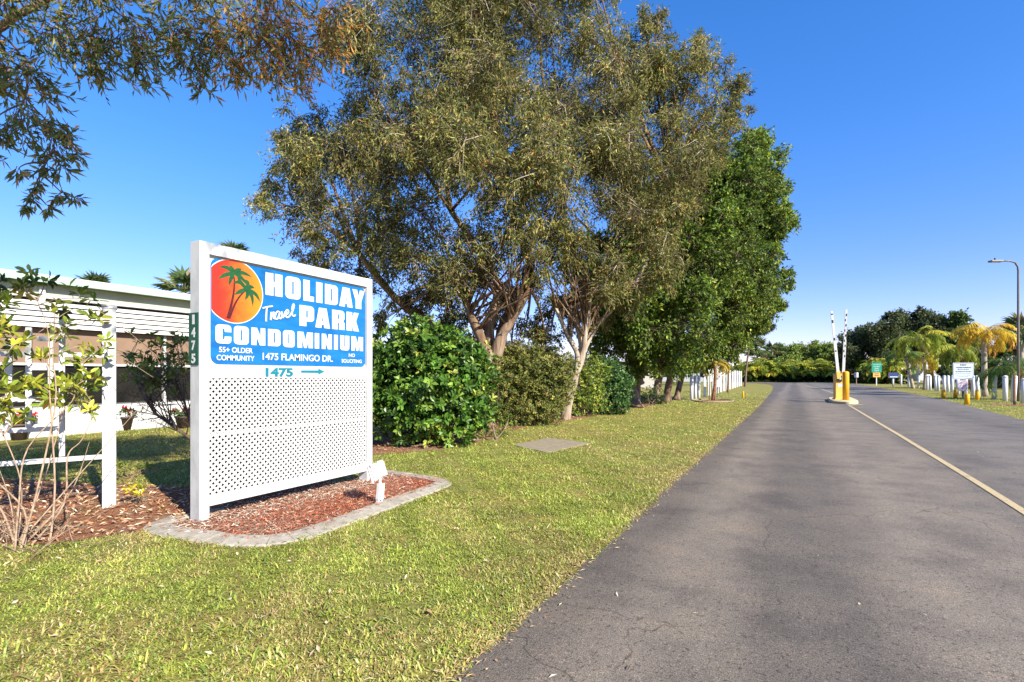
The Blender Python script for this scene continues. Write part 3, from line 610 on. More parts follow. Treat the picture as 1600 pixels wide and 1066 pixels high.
for (pa, pb, pr, py_) in ((-400, 160, 100, 718), (-400, 97, 60, 671), (97, 160, 130, 555), (128, 160, 140, 643), (48, 97, 75, 575), (-400, 97, 60, 624), (58, 97, 80, 530), (-400, 50, 20, 553)):
    t0, t1 = fence_t(pb), min(fence_t(pa) if pa > -300 else 2.3, 2.3); z = fence_z(pr, py_)
    MB().box(min(t0, t1) , max(t0, t1), -.018, .016, z - .022, z + .022, .003, FMx).build('rail', M['white_old'], ft)
for px_, ya_, yb_ in ((97, 485, 713), (45, 512, 668), (14, 528, 668), (131, 575, 641), (-40, 500, 713)):
    t = fence_t(px_); MB().box(t - .022, t + .022, -.032, .021, fence_z(px_, yb_), fence_z(px_, ya_), .003, FMx).build('slat', M['white_old'], ft)

# ------------------------------------------------------------------ mobile home behind the fence
HX = -14.0
hm = thing('mobile_home', (HX, 7, 0), 'long low white mobile home with pale green fascia and slatted awning behind the trellis', 'house')
Y0, Y1 = -3.0, 13.5
wl = MB().box(HX - 4.2, HX - .12, Y0, Y1, 0, 3.2, 0)
for i in range(6): wl.box(HX - .12, HX - .09 - .0 * i, Y0, Y1, 2.30 + i * .12, 2.41 + i * .12, .004)
wl.build('wall', M['siding'], hm)
MB().box(HX - .10, HX + .04, Y0, Y1, 3.02, 3.265, .004).build('soffit_band', M['siding_olive'], hm)
rf = MB(); rf.add([(HX + .30, Y0 - .3, 3.40), (HX + .30, Y1 + .3, 3.40), (HX - 2.2, Y1 + .3, 3.62), (HX - 2.2, Y0 - .3, 3.62), (HX - 4.6, Y1 + .3, 3.40), (HX - 4.6, Y0 - .3, 3.40),
                    (HX + .30, Y0 - .3, 3.36), (HX + .30, Y1 + .3, 3.36), (HX - 4.6, Y1 + .3, 3.36), (HX - 4.6, Y0 - .3, 3.36)],
                  [np.array([[0, 1, 2, 3], [3, 2, 4, 5], [0, 6, 7, 1], [4, 8, 9, 5]]), np.array([[1, 7, 8, 4, 2], [0, 3, 5, 9, 6]])]); rfo = rf.build('roof', M['roof'], hm)
MB().box(HX + .27, HX + .31, Y0 - .3, Y1 + .3, 3.235, 3.372, .006).box(HX - 4, HX + .27, Y1 + .26, Y1 + .30, 3.235, 3.358, .004).build('fascia', M['fascia'], hm)
MB().box(HX + .04, HX + .27, Y0 - .2, Y1 + .2, 3.262, 3.290, 0).build('soffit', M['siding_olive'], hm)
MB().box(HX - .06, HX + .10, Y0, Y1, 2.93, 3.01, .01).build('gutter', M['white'], hm)
aw = MB()
for i in range(5):
    z = 2.36 + i * .118; mt = Matrix.Translation((HX + .10 - i * .02, (Y0 + Y1) / 2, z)) @ Matrix.Rotation(R(62), 4, 'Y')
    aw.box(-.052, .052, -(Y1 - Y0) / 2, (Y1 - Y0) / 2, -.006, .006, .002, mt)
aw.build('awning', M['white'], hm)
MB().box(HX - .055, HX - .035, Y0, Y1, 2.31, 2.925, 0).build('awning_gap_shade', M['backing'], hm)  # added dark strip, shade between the awning slats put into its colour
yy = Y0 + .2
while yy < Y1 - .8:
    MB().box(HX - .10, HX - .05, yy + .05, yy + 1.10, 1.56, 2.33, .003).build('shade_panel', M['shade'], hm)
    w_ = MB().box(HX - .10, HX - .06, yy + .05, yy + 1.10, .66, 1.52, .003).build('window', M['glass'], hm)
    MB().box(HX - .08, HX - .01, yy - .03, yy + .03, .60, 2.38, .004).build('wall_post', M['white'], hm)
    yy += 1.15
MB().box(HX - .11, HX + .0, Y0, Y1, 1.515, 1.565, .004).build('sill_rail', M['white'], hm)
MB().box(HX - .2, HX + .06, Y0, Y1, 0, .60, .01).build('base_wall', M['white'], hm)
for y_ in (5.05, 10.4):
    MB().box(HX + .04, HX + .11, y_ - .05, y_ + .05, 2.72, 3.24, .01).build('downspout', M['white'], hm)

def leafset(mb, Pb, D, U, L, Wd, cols, big=False, cup=.18, curl=.12):
    n = len(Pb); D = nrm(D); S = nrm(np.cross(D, U)); Un = np.cross(S, D)
    L = np.broadcast_to(L, (n,))[:, None]; Wd = np.broadcast_to(Wd, (n,))[:, None]
    if not big:
        V = np.stack([Pb, Pb + D * L * .48 + S * Wd / 2 + Un * Wd * cup, Pb + D * L - Un * L * curl, Pb + D * L * .48 - S * Wd / 2 + Un * Wd * cup], 1).reshape(-1, 3)
        mb.add(V, np.arange(4 * n).reshape(-1, 4), np.repeat(cols, 4, 0)); return
    def pt(t, s, u): return Pb + D * L * t + S * Wd * s + Un * (Wd * u - L * curl * t * t)
    V = np.stack([pt(0, 0, 0), pt(.35, 0, 0), pt(.72, 0, 0), pt(1, 0, 0), pt(.35, -.42, cup), pt(.35, .42, cup), pt(.72, -.42, cup), pt(.72, .42, cup)], 1).reshape(-1, 3)
    i = np.arange(n)[:, None] * 8
    mb.add(V, [i + np.array([[1, 2, 6, 4]]), i + np.array([[1, 5, 7, 2]]), i + np.array([[0, 1, 4]]), i + np.array([[0, 5, 1]]), i + np.array([[2, 3, 6]]), i + np.array([[2, 7, 3]])], np.repeat(cols, 8, 0))
def sph(n): return nrm(rng.normal(size=(n, 3)))
def rosettes(mb, Pc, axis, k, L, Wd, colfn, spread=1.0, big=True, per=None):
    """k leaves round each stem tip, fanned out from its axis"""
    n = len(Pc); axis = nrm(axis); A = nrm(np.cross(axis, nrm(rng.normal(size=(n, 3))))); B_ = np.cross(axis, A)
    ph = (np.arange(k)[None] * 2.4 + rng.uniform(0, 6.28, (n, 1)) + rng.normal(0, .25, (n, k)))
    op = np.clip(rng.normal(.95, .35, (n, k)) * spread, .1, 1.7)
    D = axis[:, None] * np.cos(op)[..., None] + (A[:, None] * np.cos(ph)[..., None] + B_[:, None] * np.sin(ph)[..., None]) * np.sin(op)[..., None]
    base = Pc[:, None] - axis[:, None] * (np.arange(k)[None, :, None] / k * L * .5) + D * .01
    c = colfn(n * k) if per is None else np.clip(np.repeat(colfn(n), k, 0) * rng.normal(1, per, (n * k, 1)), .002, .9)
    U = np.repeat(axis, k, 0) + rng.normal(0, .25, (n * k, 3))
    leafset(mb, base.reshape(-1, 3), D.reshape(-1, 3), U, L * rng.uniform(.7, 1.2, n * k), Wd * rng.uniform(.8, 1.2, n * k), c, big)

# ------------------------------------------------------------------ trees
def bent(a, b, k, sag=0, jit=.1, up0=0):
    """curved path from a to b with k points"""
    a, b = np.asarray(a, float), np.asarray(b, float); t = np.linspace(0, 1, k)[:, None]; L = np.linalg.norm(b - a)
    q = a + (b - a) * t; off = np.sin(np.pi * t); q = q + off * np.array([random.gauss(0, jit), random.gauss(0, jit), up0 - sag]) * L
    w = np.cumsum(rng.normal(0, jit * .25 * L / k, (k, 3)), 0); w -= t * w[-1]; return q + w
def crown(cl, twig_k, per_twig, L, Wd, palette, weights, droop=.25, start=.35, spread=.12, tw_r=.010, tw_cols=None, shell=(.55, 1.1), leafdroop=.35, jit=.16, up=.0, big=False, trange=(.3, 1.05), clumpvar=.15):
    lb, tw = MB(), MB()
    for c, r in cl:
        c = np.asarray(c); r = np.asarray(r) * np.ones(3); n = max(4, int(twig_k * (r.prod()) ** (2 / 3)))
        dv = sph(n); dv[:, 2] += up; dv = nrm(dv); s = c + sph(n) * r * start * rng.random((n, 1)); e = c + dv * r * rng.uniform(*shell, (n, 1))
        K = 5; t = np.linspace(0, 1, K)[None, :, None]; ln = np.linalg.norm(e - s, axis=1)[:, None, None]
        path = s[:, None] + (e - s)[:, None] * t + np.sin(np.pi * t) * rng.normal(0, .12, (n, 1, 3)) * ln; path[..., 2] -= (t[..., 0] ** 2) * droop * ln[..., 0] * rng.uniform(.2, 1.5, (n, 1))
        if tw_cols is not None: tw.tubes(path, np.linspace(tw_r, tw_r * .3, K)[None] * rng.uniform(.6, 1.4, (n, 1)), 3, pal(n, tw_cols, [1] * len(tw_cols), .15))
        m_ = int(n * per_twig); ti = rng.integers(0, n, m_); tt = np.clip(rng.uniform(*trange, m_), 0, 1) * (K - 1); i0 = np.minimum(tt.astype(int), K - 2); fr_ = (tt - i0)[:, None]
        base = path[ti, i0] * (1 - fr_) + path[ti, i0 + 1] * fr_ + rng.normal(0, spread, (m_, 3)); td = nrm(path[ti, i0 + 1] - path[ti, i0])
        D = nrm(td * .7 + rng.normal(0, .7, (m_, 3)) + np.array([0, 0, -leafdroop])); U = rng.normal(0, .7, (m_, 3)) + np.array([0, 0, 1.])
        cv = 1 + random.gauss(0, clumpvar); tv = rng.normal(1, .16, n)[ti][:, None]
        leafset(lb, base, D, U, L * rng.uniform(.65, 1.3, m_), Wd * rng.uniform(.7, 1.3, m_), np.clip(pal(m_, palette, weights, jit) * cv * tv, .003, .9), big)
    return lb, tw
def radii(k, r0, r1, p=.8): return r0 + (r1 - r0) * np.linspace(0, 1, k) ** p

MEL = [(470, 320, 72, 0), (412, 306, 34, .5), (525, 235, 88, .2), (482, 195, 52, 1), (450, 245, 40, .8), (505, 388, 50, .5), (560, 330, 85, -1), (575, 130, 88, 0), (640, 55, 105, 0), (640, 210, 105, -1.5), (655, 330, 95, -1), (612, 420, 58, 0),
       (740, 125, 115, -1), (745, 5, 105, 0), (765, 265, 115, -2), (742, 375, 88, -1.6), (690, 430, 45, .4), (650, 465, 36, .4), (750, 425, 48, .2), (815, 430, 40, .3), (705, 480, 26, .8), (790, 480, 24, .8), (620, 470, 26, .6), (640, 495, 26, .5), (720, 500, 26, 1.1), (760, 490, 30, 1.2), (600, 500, 22, .7), (690, 510, 20, .3), (820, 520, 26, 1.5), (800, 545, 20, 2), (740, 530, 24, 1.5), (850, 540, 22, 1.8), (700, -105, 115, 0), (600, 260, 120, 3), (740, 150, 140, 3), (560, 430, 40, 1)]
MEL2 = [(860, 45, 105, 0), (862, 185, 115, -1.5), (872, 310, 105, -2), (852, 415, 68, -1.5), (915, 455, 38, .5), (960, 470, 32, .3), (868, 470, 30, .5), (840, 505, 30, .8), (890, 500, 28, .9), (940, 505, 24, .7), (980, 470, 30, .2), (860, 530, 20, .6), (955, 100, 95, 0), (970, 220, 95, -1), (985, 330, 88, -1), (965, 415, 60, -1), (1045, 112, 68, .5), (1118, 152, 50, .5), (1158, 140, 26, .6), (1085, 195, 66, 0), (1060, 280, 72, -.5),
        (1042, 385, 52, -.5), (1012, 60, 48, 1), (1020, 30, 24, .8), (1090, 90, 30, .6), (1150, 190, 30, .3), (830, -100, 115, 0), (930, -50, 85, 0), (900, 200, 130, 3), (1000, 250, 100, 3), (1120, 235, 36, 0), (1030, 435, 26, -.8)]
def to_world(lst, d0, dscale=1.0, zsq=1.0):
    out = []
    for px, py, rp, dd in lst:
        d = d0 + dd * dscale; r = rp / FPX * d; out.append((P(px, py, d), (r, r, r * zsq)))
    return out
OLV = [(.165, .165, .042), (.25, .235, .062), (.10, .115, .032), (.36, .32, .10), (.42, .28, .075), (.36, .17, .045), (.085, .11, .032)]
OLW = [5, 4, 4, 2.4, .9, .4, 3]
TWC = [(.32, .26, .19), (.22, .17, .12), (.42, .36, .28), (.16, .11, .075)]
def subclumps(cl, n=9, fr=.42, out=.74, core=.78):
    o = []
    for c, r in cl:
        r = np.asarray(r) * np.ones(3); o.append((c, r * core))
        for d_ in sph(n): o.append((np.asarray(c) + d_ * r * out * random.uniform(.8, 1.15), r * fr * random.uniform(.7, 1.25)))
    return o
def melaleuca(clumps, base, forks, label, bark, sprouts, trunk_r):
    t = thing('paperbark_tree', base, label, 'tree', 'tall olive paperbark trees')
    lb_, tw_ = crown(subclumps(clumps, 6, .44, .80, .70), 62, 26, .122, .035, OLV, OLW, .3, .5, .055, .007, TWC, (.5, 1.15), .2, .2, trange=(.35, 1.05), clumpvar=.24)
    tb_ = MB(); base = np.asarray(base, float)
    tips, paths = [], []
    for f in forks:
        path = catmull([base + np.array([random.gauss(0, .08), random.gauss(0, .08), -.1])] + [np.asarray(q) for q in f], 6)
        tb_.tube(path, radii(len(path), trunk_r, trunk_r * .35) * (1 + .12 * np.sin(np.arange(len(path)) * 1.3)), 10); tips.append(path[-1]); paths.append(path[len(path) // 3:])
    lm = MB()
    for c, r in clumps:
        a = min(tips, key=lambda q: np.linalg.norm(q - c) + 2.5 * max(0, q[2] - c[2] + .3)); L_ = np.linalg.norm(c - a)
        pth = bent(a, c, 9, 0, .035, .03); lm.tube(pth, radii(9, min(.075, .03 + .009 * L_), .012), 6)
        for _ in range(5):
            q = pth[random.randint(3, 8)]; e = c + sph(1)[0] * np.asarray(r) * random.uniform(.4, .85); lm.tube(bent(q, e, 6, 0, .07), radii(6, .018, .005), 4)
    allp = np.concatenate(paths)
    for s0, s1, r0 in sprouts:
        s0 = allp[np.argmin(np.linalg.norm(allp - s0, axis=1))]; lm.tube(bent(s0, s1, 9, 0, .05), radii(9, r0, r0 * .25), 6)
    tr = tb_.build('trunk', bark, t, True); lm.build('limbs', M['bark_paper'], t, True); tw_.build('twigs', M['twig'], t); lb_.build('crown', M['olive'], t)
    return t
b1 = GD(768, 13.9)
sp1 = [(P(random.uniform(700, 835), random.uniform(470, 520), 13.2 + random.uniform(-.5, .4)), P(random.uniform(670, 870), random.uniform(330, 440), 12.4 + random.uniform(-.7, .8)), random.uniform(.02, .045)) for _ in range(52)]
melaleuca(to_world(MEL, 14.2), b1, [[P(770, 600, 13.9), P(758, 545, 13.8), P(735, 490, 13.6), P(716, 430, 13.4)], [P(772, 590, 13.9), P(782, 530, 13.8), P(800, 500, 13.7), P(828, 450, 13.4)], [P(768, 600, 14.1), P(764, 520, 14.2), P(775, 440, 14.2), P(705, 330, 14.2)],
          [P(760, 600, 14.3), P(690, 520, 14.6), P(622, 470, 14.6), P(560, 395, 14.5)], [P(772, 600, 14.1), P(790, 500, 14.3), P(830, 430, 14.4), P(790, 300, 14.3)]],
          'broad olive paperbark tree right behind the big sign, thick gnarled brown trunk in the hedge', M['bark_paper'], sp1, .23)
b2 = G(884, 656)
sp2 = [(P(random.uniform(868, 955), random.uniform(480, 545), 15.0 + random.uniform(-.4, .3)), P(random.uniform(835, 985), random.uniform(350, 450), 14.6 + random.uniform(-.8, .5)), random.uniform(.018, .036)) for _ in range(40)]
melaleuca(to_world(MEL2, 14.9), b2, [[P(893, 610, 15.2), P(903, 560, 15.1), P(885, 520, 15.0), P(868, 480, 14.9)], [P(892, 610, 15.2), P(910, 555, 15.1), P(915, 520, 15.0), P(924, 462, 14.9), P(950, 390, 14.8)], [P(896, 600, 15.3), P(908, 550, 15.3), P(898, 480, 15.2), P(880, 330, 15.1)],
          [P(895, 600, 15.3), P(925, 520, 15.4), P(1000, 430, 15.3), P(1050, 300, 15.2)]],
          'olive paperbark tree with pale leaning white trunk between the hedge shrubs', M['bark_pale'], sp2, .13)

GRN = [(.085, .15, .018), (.135, .21, .026), (.05, .095, .014), (.25, .30, .036), (.33, .33, .045)]
GRW = [5, 4, 4, 1.8, .8]
def broadtree(name, clumps, base, trunkpaths, label, bark, leaf, palette, weights, k, per, L, Wd, trunk_r, group=None, cat='tree', big=False, droop=.15):
    t = thing(name, base, label, cat, group); base = np.asarray(base, float)
    lb_, tw_ = crown(subclumps(clumps), k, per * .78, L, Wd, palette, weights, droop, .5, L * .45, .010, [(.10, .075, .055), (.16, .12, .09)], (.6, 1.1), .15, .2, up=.15, big=big, trange=(.55, 1.05), clumpvar=.2)
    tb_ = MB(); tips = []
    for tp in trunkpaths:
        path = catmull([np.asarray(q) for q in tp], 6); fl_ = radii(len(path), trunk_r, trunk_r * .55); fl_[0] *= 1.5; fl_[1] *= 1.25
        tb_.tube(path, fl_, 10); tips.append(path[-1])
    for c, r in clumps:
        a = min(tips, key=lambda q: np.linalg.norm(q - c)); tb_.tube(bent(a, a + (c - a) * .85, 7, 0, .04, .04), radii(7, min(trunk_r * .4, .09), .015), 6)
    tb_.build('trunk', bark, t, True); tw_.build('twigs', M['twig'], t); lb_.build('crown', leaf, t); return t
F1 = to_world([(1010, 330, 75, 0), (1082, 300, 82, 0), (1000, 430, 85, -.6), (1090, 400, 82, -.8), (1140, 300, 62, 0), (1122, 352, 70, -.5), (978, 505, 55, -.3), (1050, 500, 75, -.8), (938, 478, 46, .3), (930, 400, 55, 1), (1010, 545, 40, 0), (950, 525, 38, 0), (940, 560, 22, .6), (990, 575, 24, .5), (1060, 400, 90, 2.5), (990, 470, 90, 2), (1150, 250, 38, 0)], 21)
broadtree('broadleaf_tree', F1, G(992, 636), [[G(992, 637), P(994, 600, 21.7), P(1000, 545, 21.4), P(1020, 430, 21.2)], [P(994, 600, 21.8), P(985, 540, 21.5), P(960, 450, 21.4)]], 'dense dark green tree with one thick brown trunk, nearest the paperbarks', M['bark_dark'], M['leaf'], GRN, GRW, 62, 24, .15, .085, .24, 'dense green trees at the end of the hedge')
F2 = to_world([(1172, 262, 58, 0), (1180, 340, 54, 0), (1205, 285, 28, .2), (1222, 330, 18, .2), (1160, 420, 64, -.5), (1120, 480, 64, -.7), (1192, 388, 40, 0), (1080, 535, 46, -.5), (1030, 560, 34, -.5), (1222, 440, 20, .2), (1212, 350, 28, .2), (1195, 300, 40, 0), (1140, 380, 75, 2.5), (1188, 450, 34, .3), (1165, 490, 40, 0)], 25)
broadtree('broadleaf_tree', F2, G(1030, 630), [[G(1026, 630.5), P(1028, 600, 24.9), P(1050, 540, 25), P(1110, 430, 25)], [G(1041, 627.5), P(1052, 580, 26), P(1100, 500, 25.6), P(1150, 380, 25.3)]], 'dense green tree with twin leaning trunks and yellow-green edge overhanging the road verge', M['bark_dark'], M['leaf'], GRN, [4, 5, 3, 3, 1.6], 62, 22, .16, .09, .2, 'dense green trees at the end of the hedge')
F3 = to_world([(1128, 528, 42, 0), (1160, 492, 38, 0), (1100, 556, 30, 0), (1190, 468, 24, 0), (1210, 478, 12, 0), (1070, 560, 28, 0), (1140, 545, 26, 0)], 28.5)
broadtree('broadleaf_tree', F3, G(1057, 625.6), [[G(1057, 625.6), P(1064, 595, 27.8), P(1078, 565, 28), P(1130, 520, 28.4)]], 'smaller green tree with a single slanting trunk, last of the row before the white palisade', M['bark_dark'], M['leaf'], GRN, [4, 5, 3, 3, 1.5], 62, 20, .17, .09, .17, 'dense green trees at the end of the hedge')

# overhanging branches top left, from a tree standing outside the view
OV = []
def ovc(px, py, rp, d, dens=1): OV.append((P(px, py, d), rp / FPX * d))
for q in ((-20, 60, 70, 4.6), (40, 110, 62, 4.6), (90, 40, 60, 4.8), (30, 175, 52, 4.5), (-15, 190, 42, 4.4), (75, 190, 40, 4.6), (150, 45, 60, 5), (150, 95, 42, 5), (210, 40, 60, 5), (215, 95, 36, 5), (270, 40, 62, 5.1), (300, 85, 42, 5.1), (340, 40, 62, 5.1), (360, 95, 40, 5.1), (400, 30, 70, 5.2), (410, 95, 46, 5.2), (450, 50, 66, 5.3), (465, 110, 40, 5.3), (505, 60, 46, 5.4), (430, -40, 80, 5.2), (300, -50, 80, 5), (150, -50, 80, 4.8), (0, -40, 80, 4.6), (85, 230, 30, 4.6), (105, 205, 24, 4.6), (50, 300, 16, 4.5), (95, 300, 18, 4.55), (72, 255, 24, 4.58), (95, 262, 18, 4.6), (62, 282, 16, 4.55), (112, 305, 11, 4.6), (72, 320, 8, 4.55), (42, 318, 9, 4.5), (120, 240, 12, 4.6), (30, 262, 12, 4.5), (320, 135, 22, 5.1), (238, 130, 14, 5), (-10, 225, 22, 4.4), (520, 10, 55, 5.4)): ovc(*q)
ot = thing('overhanging_tree', (-6.6, .1, 0), 'tree whose thin-leaved brown and green branches hang across the top left sky', 'tree')
lbm, twm = MB(), MB()
LIMB = [np.array((-6.6, .1, -.1)), np.array((-6.5, .3, 2.5)), np.array((-6.1, .9, 4.3))]
tb_ = MB(); pth = catmull(LIMB, 8); tb_.tube(pth, radii(len(pth), .2, .12), 10)
top = LIMB[-1]
mainl = [[top, P(-40, 45, 4.9), P(30, 22, 4.95), P(90, -10, 5.0), P(200, -60, 5.2), P(420, -90, 5.4)], [top, P(-60, 120, 4.7), P(20, 150, 4.6)]]
lpts = []
for q in mainl:
    c_ = catmull(q, 8); tb_.tube(c_, radii(len(c_), .05, .016), 8); lpts.append(c_)
lpts = np.concatenate(lpts)
for c, r in OV:
    n = max(4, int(20 * (r / .25) ** 2)); above = c + np.array([random.uniform(-.1, .1), random.uniform(-.1, .1), r * 1.0])
    a = lpts[np.argmin(np.linalg.norm(lpts - above, axis=1))]; bp = bent(a, c, 7, -.06, .06); twm.tube(bp, radii(7, .010, .004), 4, np.array([[.16, .10, .06]])); lpts = np.concatenate([lpts, bp[3:]])
    s = c + sph(n) * r * .55 * rng.random((n, 1)); dv = sph(n) * .65 + np.array([.12, .05, -.72]); dv = nrm(dv); e = s + dv * (r * rng.uniform(.6, 1.15, (n, 1)))
    K = 5; t = np.linspace(0, 1, K)[None, :, None]; path = s[:, None] + (e - s)[:, None] * t + np.sin(np.pi * t) * rng.normal(0, .08, (n, 1, 3)) * r
    twm.tubes(path, np.linspace(.0035, .0012, K)[None] * np.ones((n, 1)), 3, pal(n, [(.16, .09, .05), (.25, .14, .09)], [1, 1]))
    m_ = n * 8; ti = np.repeat(np.arange(n), 8); tt = np.tile(np.linspace(.25, 1, 8), n) * (K - 1); i0 = np.minimum(tt.astype(int), K - 2); f_ = (tt - i0)[:, None]
    bs = path[ti, i0] * (1 - f_) + path[ti, i0 + 1] * f_; td = nrm(path[ti, i0 + 1] - path[ti, i0]); D = nrm(td * 1.0 + rng.normal(0, .55, (m_, 3)))
    pxr = 800 + FPX * (CA * c[0] + SA * c[1]) / (-SA * c[0] + CA * c[1]); red = np.clip((pxr - 280) / 260, .08, .55)
    green = pal(m_, [(.18, .215, .06), (.27, .28, .08), (.11, .14, .042), (.40, .36, .12)], [4, 3.5, 2.5, 2]); rd = pal(m_, [(.62, .28, .06), (.56, .37, .11), (.72, .32, .07), (.40, .17, .05)], [3, 4, 1.5, 2])
    leafset(lbm, bs, D, rng.normal(0, 1, (m_, 3)), .098 * rng.uniform(.6, 1.25, m_), .0215 * rng.uniform(.8, 1.3, m_), np.where((rng.random(m_) < red)[:, None], rd, green), False, .1)
# rest of its crown above the view, added and shaped to shade the lawn
up_cl = []
for _ in range(46):
    q = np.array((random.uniform(-2.6, 1.8), random.uniform(-2.0, 1.5), 0.)); q[2] = 2.5 + (q[0] + 4.6) * .69 + .92 + random.uniform(0, 1.3); up_cl.append((q, np.ones(3) * random.uniform(.6, .85)))
lb2, tw2 = crown(up_cl, 60, 16, .15, .055, [(.055, .075, .022), (.09, .10, .03), (.3, .15, .04)], [4, 3, 1], .3, .5, .06, .006, [(.2, .13, .08)])
for c, r in up_cl: tb_.tube(bent(np.array((-5.6, .2, 5.2)), c, 7, 0, .05, .04), radii(7, .05, .015), 6)
tb_.tube(bent(top, np.array((-5.6, .2, 5.2)), 5, 0, .02), radii(5, .11, .08), 8)
for A_, B_ in ((lbm, lb2), (twm, tw2)):
    for V_, C_ in zip(B_.V, B_.C): pass
    off = A_.n; A_.V += B_.V; A_.C += B_.C; A_.F += [f + off for f in B_.F]; A_.M += B_.M; A_.n += B_.n
tb_.build('trunk', M['bark_dark'], ot, True); twm.build('twigs', M['twig'], ot); lbm.build('crown', M['overhang'], ot)

# ------------------------------------------------------------------ hedge shrubs
def shrub(name, cl, base, label, L, Wd, palette, weights, per_m2, k=7, mat='gloss', group=None, stems=7, inner=.35, spread=1., cat='shrub', big=True):
    t = thing(name, base, label, cat, group); lb_ = MB()
    for c, r in cl:
        r = np.asarray(r) * np.ones(3); n = int(per_m2 * 4 * math.pi * (r.prod()) ** (2 / 3)); dv = sph(n)
        rad = rng.uniform(.72, 1.08, (n, 1)); inn = rng.random((n, 1)) < inner; rad = np.where(inn, rng.uniform(.3, .8, (n, 1)), rad); rad = np.where(rng.random((n, 1)) < .10, rng.uniform(1.08, 1.30, (n, 1)), rad)
        Pc = np.asarray(c) + dv * r * rad; Pc[:, 2] = np.maximum(Pc[:, 2], .04 + .05 * rng.random(n)); ax = nrm(dv + rng.normal(0, .35, (n, 3)) + np.array([0, 0, .45]))
        rosettes(lb_, Pc, ax, k, L, Wd, lambda q: pal(q, palette, weights, .18), spread, big, .18)
    sb_ = MB(); base = np.asarray(base, float)
    for i in range(stems):
        c, r = cl[i % len(cl)]; e = np.asarray(c) + sph(1)[0] * np.asarray(r) * .5; sb_.tube(bent(base + np.array([random.gauss(0, .12), random.gauss(0, .15), -.03]), e, 7, 0, .08), radii(7, .025, .008), 6)
    sb_.build('stems', M['bark_dark'], t, True); lb_.build('foliage', M[mat], t); return t
HG = [(.060, .135, .016), (.09, .185, .022), (.036, .08, .012), (.17, .27, .035), (.29, .32, .05)]
HS = 'hedge shrubs along the verge'
shrub('clusia_shrub', to_world([(635, 595, 56, 0), (712, 595, 54, 0), (640, 652, 46, -.3), (705, 655, 46, -.3), (662, 545, 44, 0), (612, 552, 40, .3), (606, 625, 44, 0), (738, 645, 34, -.1), (705, 548, 36, .1), (748, 590, 32, .3), (620, 600, 60, 1), (700, 600, 60, 1.), (668, 622, 50, -.5), (735, 560, 28, .3), (588, 590, 40, .4), (640, 520, 26, .1)], 10.0), G(675, 694), 'biggest hedge shrub with large glossy bright green leaves, beside the right sign post', .115, .060, HG, [5, 5, 3, 3.4, 1.2], 50, 7, 'gloss', HS, 9)
shrub('olive_shrub', to_world([(800, 595, 40, 0), (840, 580, 40, 0), (830, 630, 40, -.3), (864, 606, 36, -.1), (800, 645, 30, -.4), (778, 615, 34, -.3), (784, 570, 32, 0), (875, 578, 28, 0), (860, 645, 20, -.3), (835, 600, 46, .6), (812, 560, 26, .2)], 14.1), G(828, 660), 'dull olive-green clipped hedge shrub touching the pale leaning trunk', .075, .036, [(.13, .15, .03), (.19, .20, .04), (.085, .105, .022), (.28, .26, .06), (.30, .22, .07)], [5, 4, 3, 2, .8], 84, 7, 'leaf', HS, 7)
shrub('small_leaf_shrub', to_world([(765, 655, 20, 0), (780, 675, 14, -.2), (745, 678, 14, -.5), (760, 640, 16, .1), (795, 660, 14, .2)], 11.3), G(768, 688), 'low sparse light green bush between the glossy hedge shrub and the olive one', .055, .026, [(.14, .20, .03), (.21, .25, .04), (.08, .12, .02)], [4, 3, 2], 70, 6, 'leaf', HS, 5)
shrub('yellow_green_shrub', to_world([(908, 600, 28, 0), (915, 570, 24, 0), (925, 620, 26, -.2), (900, 632, 22, -.2), (930, 585, 24, .2), (912, 610, 32, .8)], 17.0), G(912, 649), 'yellow-green hedge shrub just right of the pale leaning trunk', .075, .036, [(.16, .23, .03), (.26, .30, .04), (.09, .15, .02), (.36, .35, .06)], [4, 4, 3, 1.5], 66, 6, 'gloss', HS, 5)
shrub('dark_shrub', to_world([(958, 610, 28, 0), (950, 580, 24, .1), (965, 632, 20, -.3), (940, 632, 20, -.3), (975, 600, 18, .2), (955, 605, 32, .8)], 17.8), G(958, 647), 'dark glossy hedge shrub, last leafy shrub before the thick brown trunk', .10, .048, [(.045, .105, .022), (.07, .15, .032), (.026, .06, .014), (.13, .22, .05)], [5, 4, 3, 1.4], 54, 7, 'gloss', HS, 5)
shrub('round_bush', to_world([(1018, 618, 18, 0), (1030, 625, 12, -.2), (1005, 624, 12, 0)], 24.0), G(1018, 634), 'small round dark bush in the shade between the thick trunk and twin trunks', .08, .035, [(.03, .06, .014), (.05, .085, .018)], [1, 1], 46, 6, 'leaf', HS, 4)

# shrub woven through the trellis
ts = thing('trellis_shrub', G(25, 862), 'straggly yellow-green shrub with bare arching canes growing through the white trellis', 'shrub')
cb_, lb_ = MB(), MB(); base = G(28, 858); tipsP, tipsA = [], []; main = []
for px_, py_, d_ in ((8, 560, 4.4), (58, 470, 4.6), (112, 600, 4.8), (-40, 500, 4.4), (150, 640, 4.85), (40, 640, 4.3), (-20, 640, 4.2), (85, 520, 4.7)):
    e = P(px_, py_, d_); b0 = base + np.array([random.gauss(0, .07), random.gauss(0, .06), -.02]); k_ = (b0 + e) / 2 + rng.normal(0, .10, 3) + np.array([0, 0, .12])
    pth = catmull([b0, b0 * .6 + k_ * .4 + rng.normal(0, .04, 3), k_, k_ * .4 + e * .6 + rng.normal(0, .06, 3), e], 5); cb_.tube(pth, radii(len(pth), random.uniform(.007, .011), .003), 6); main.append(pth[len(pth) // 3:])
mp_ = np.concatenate(main)
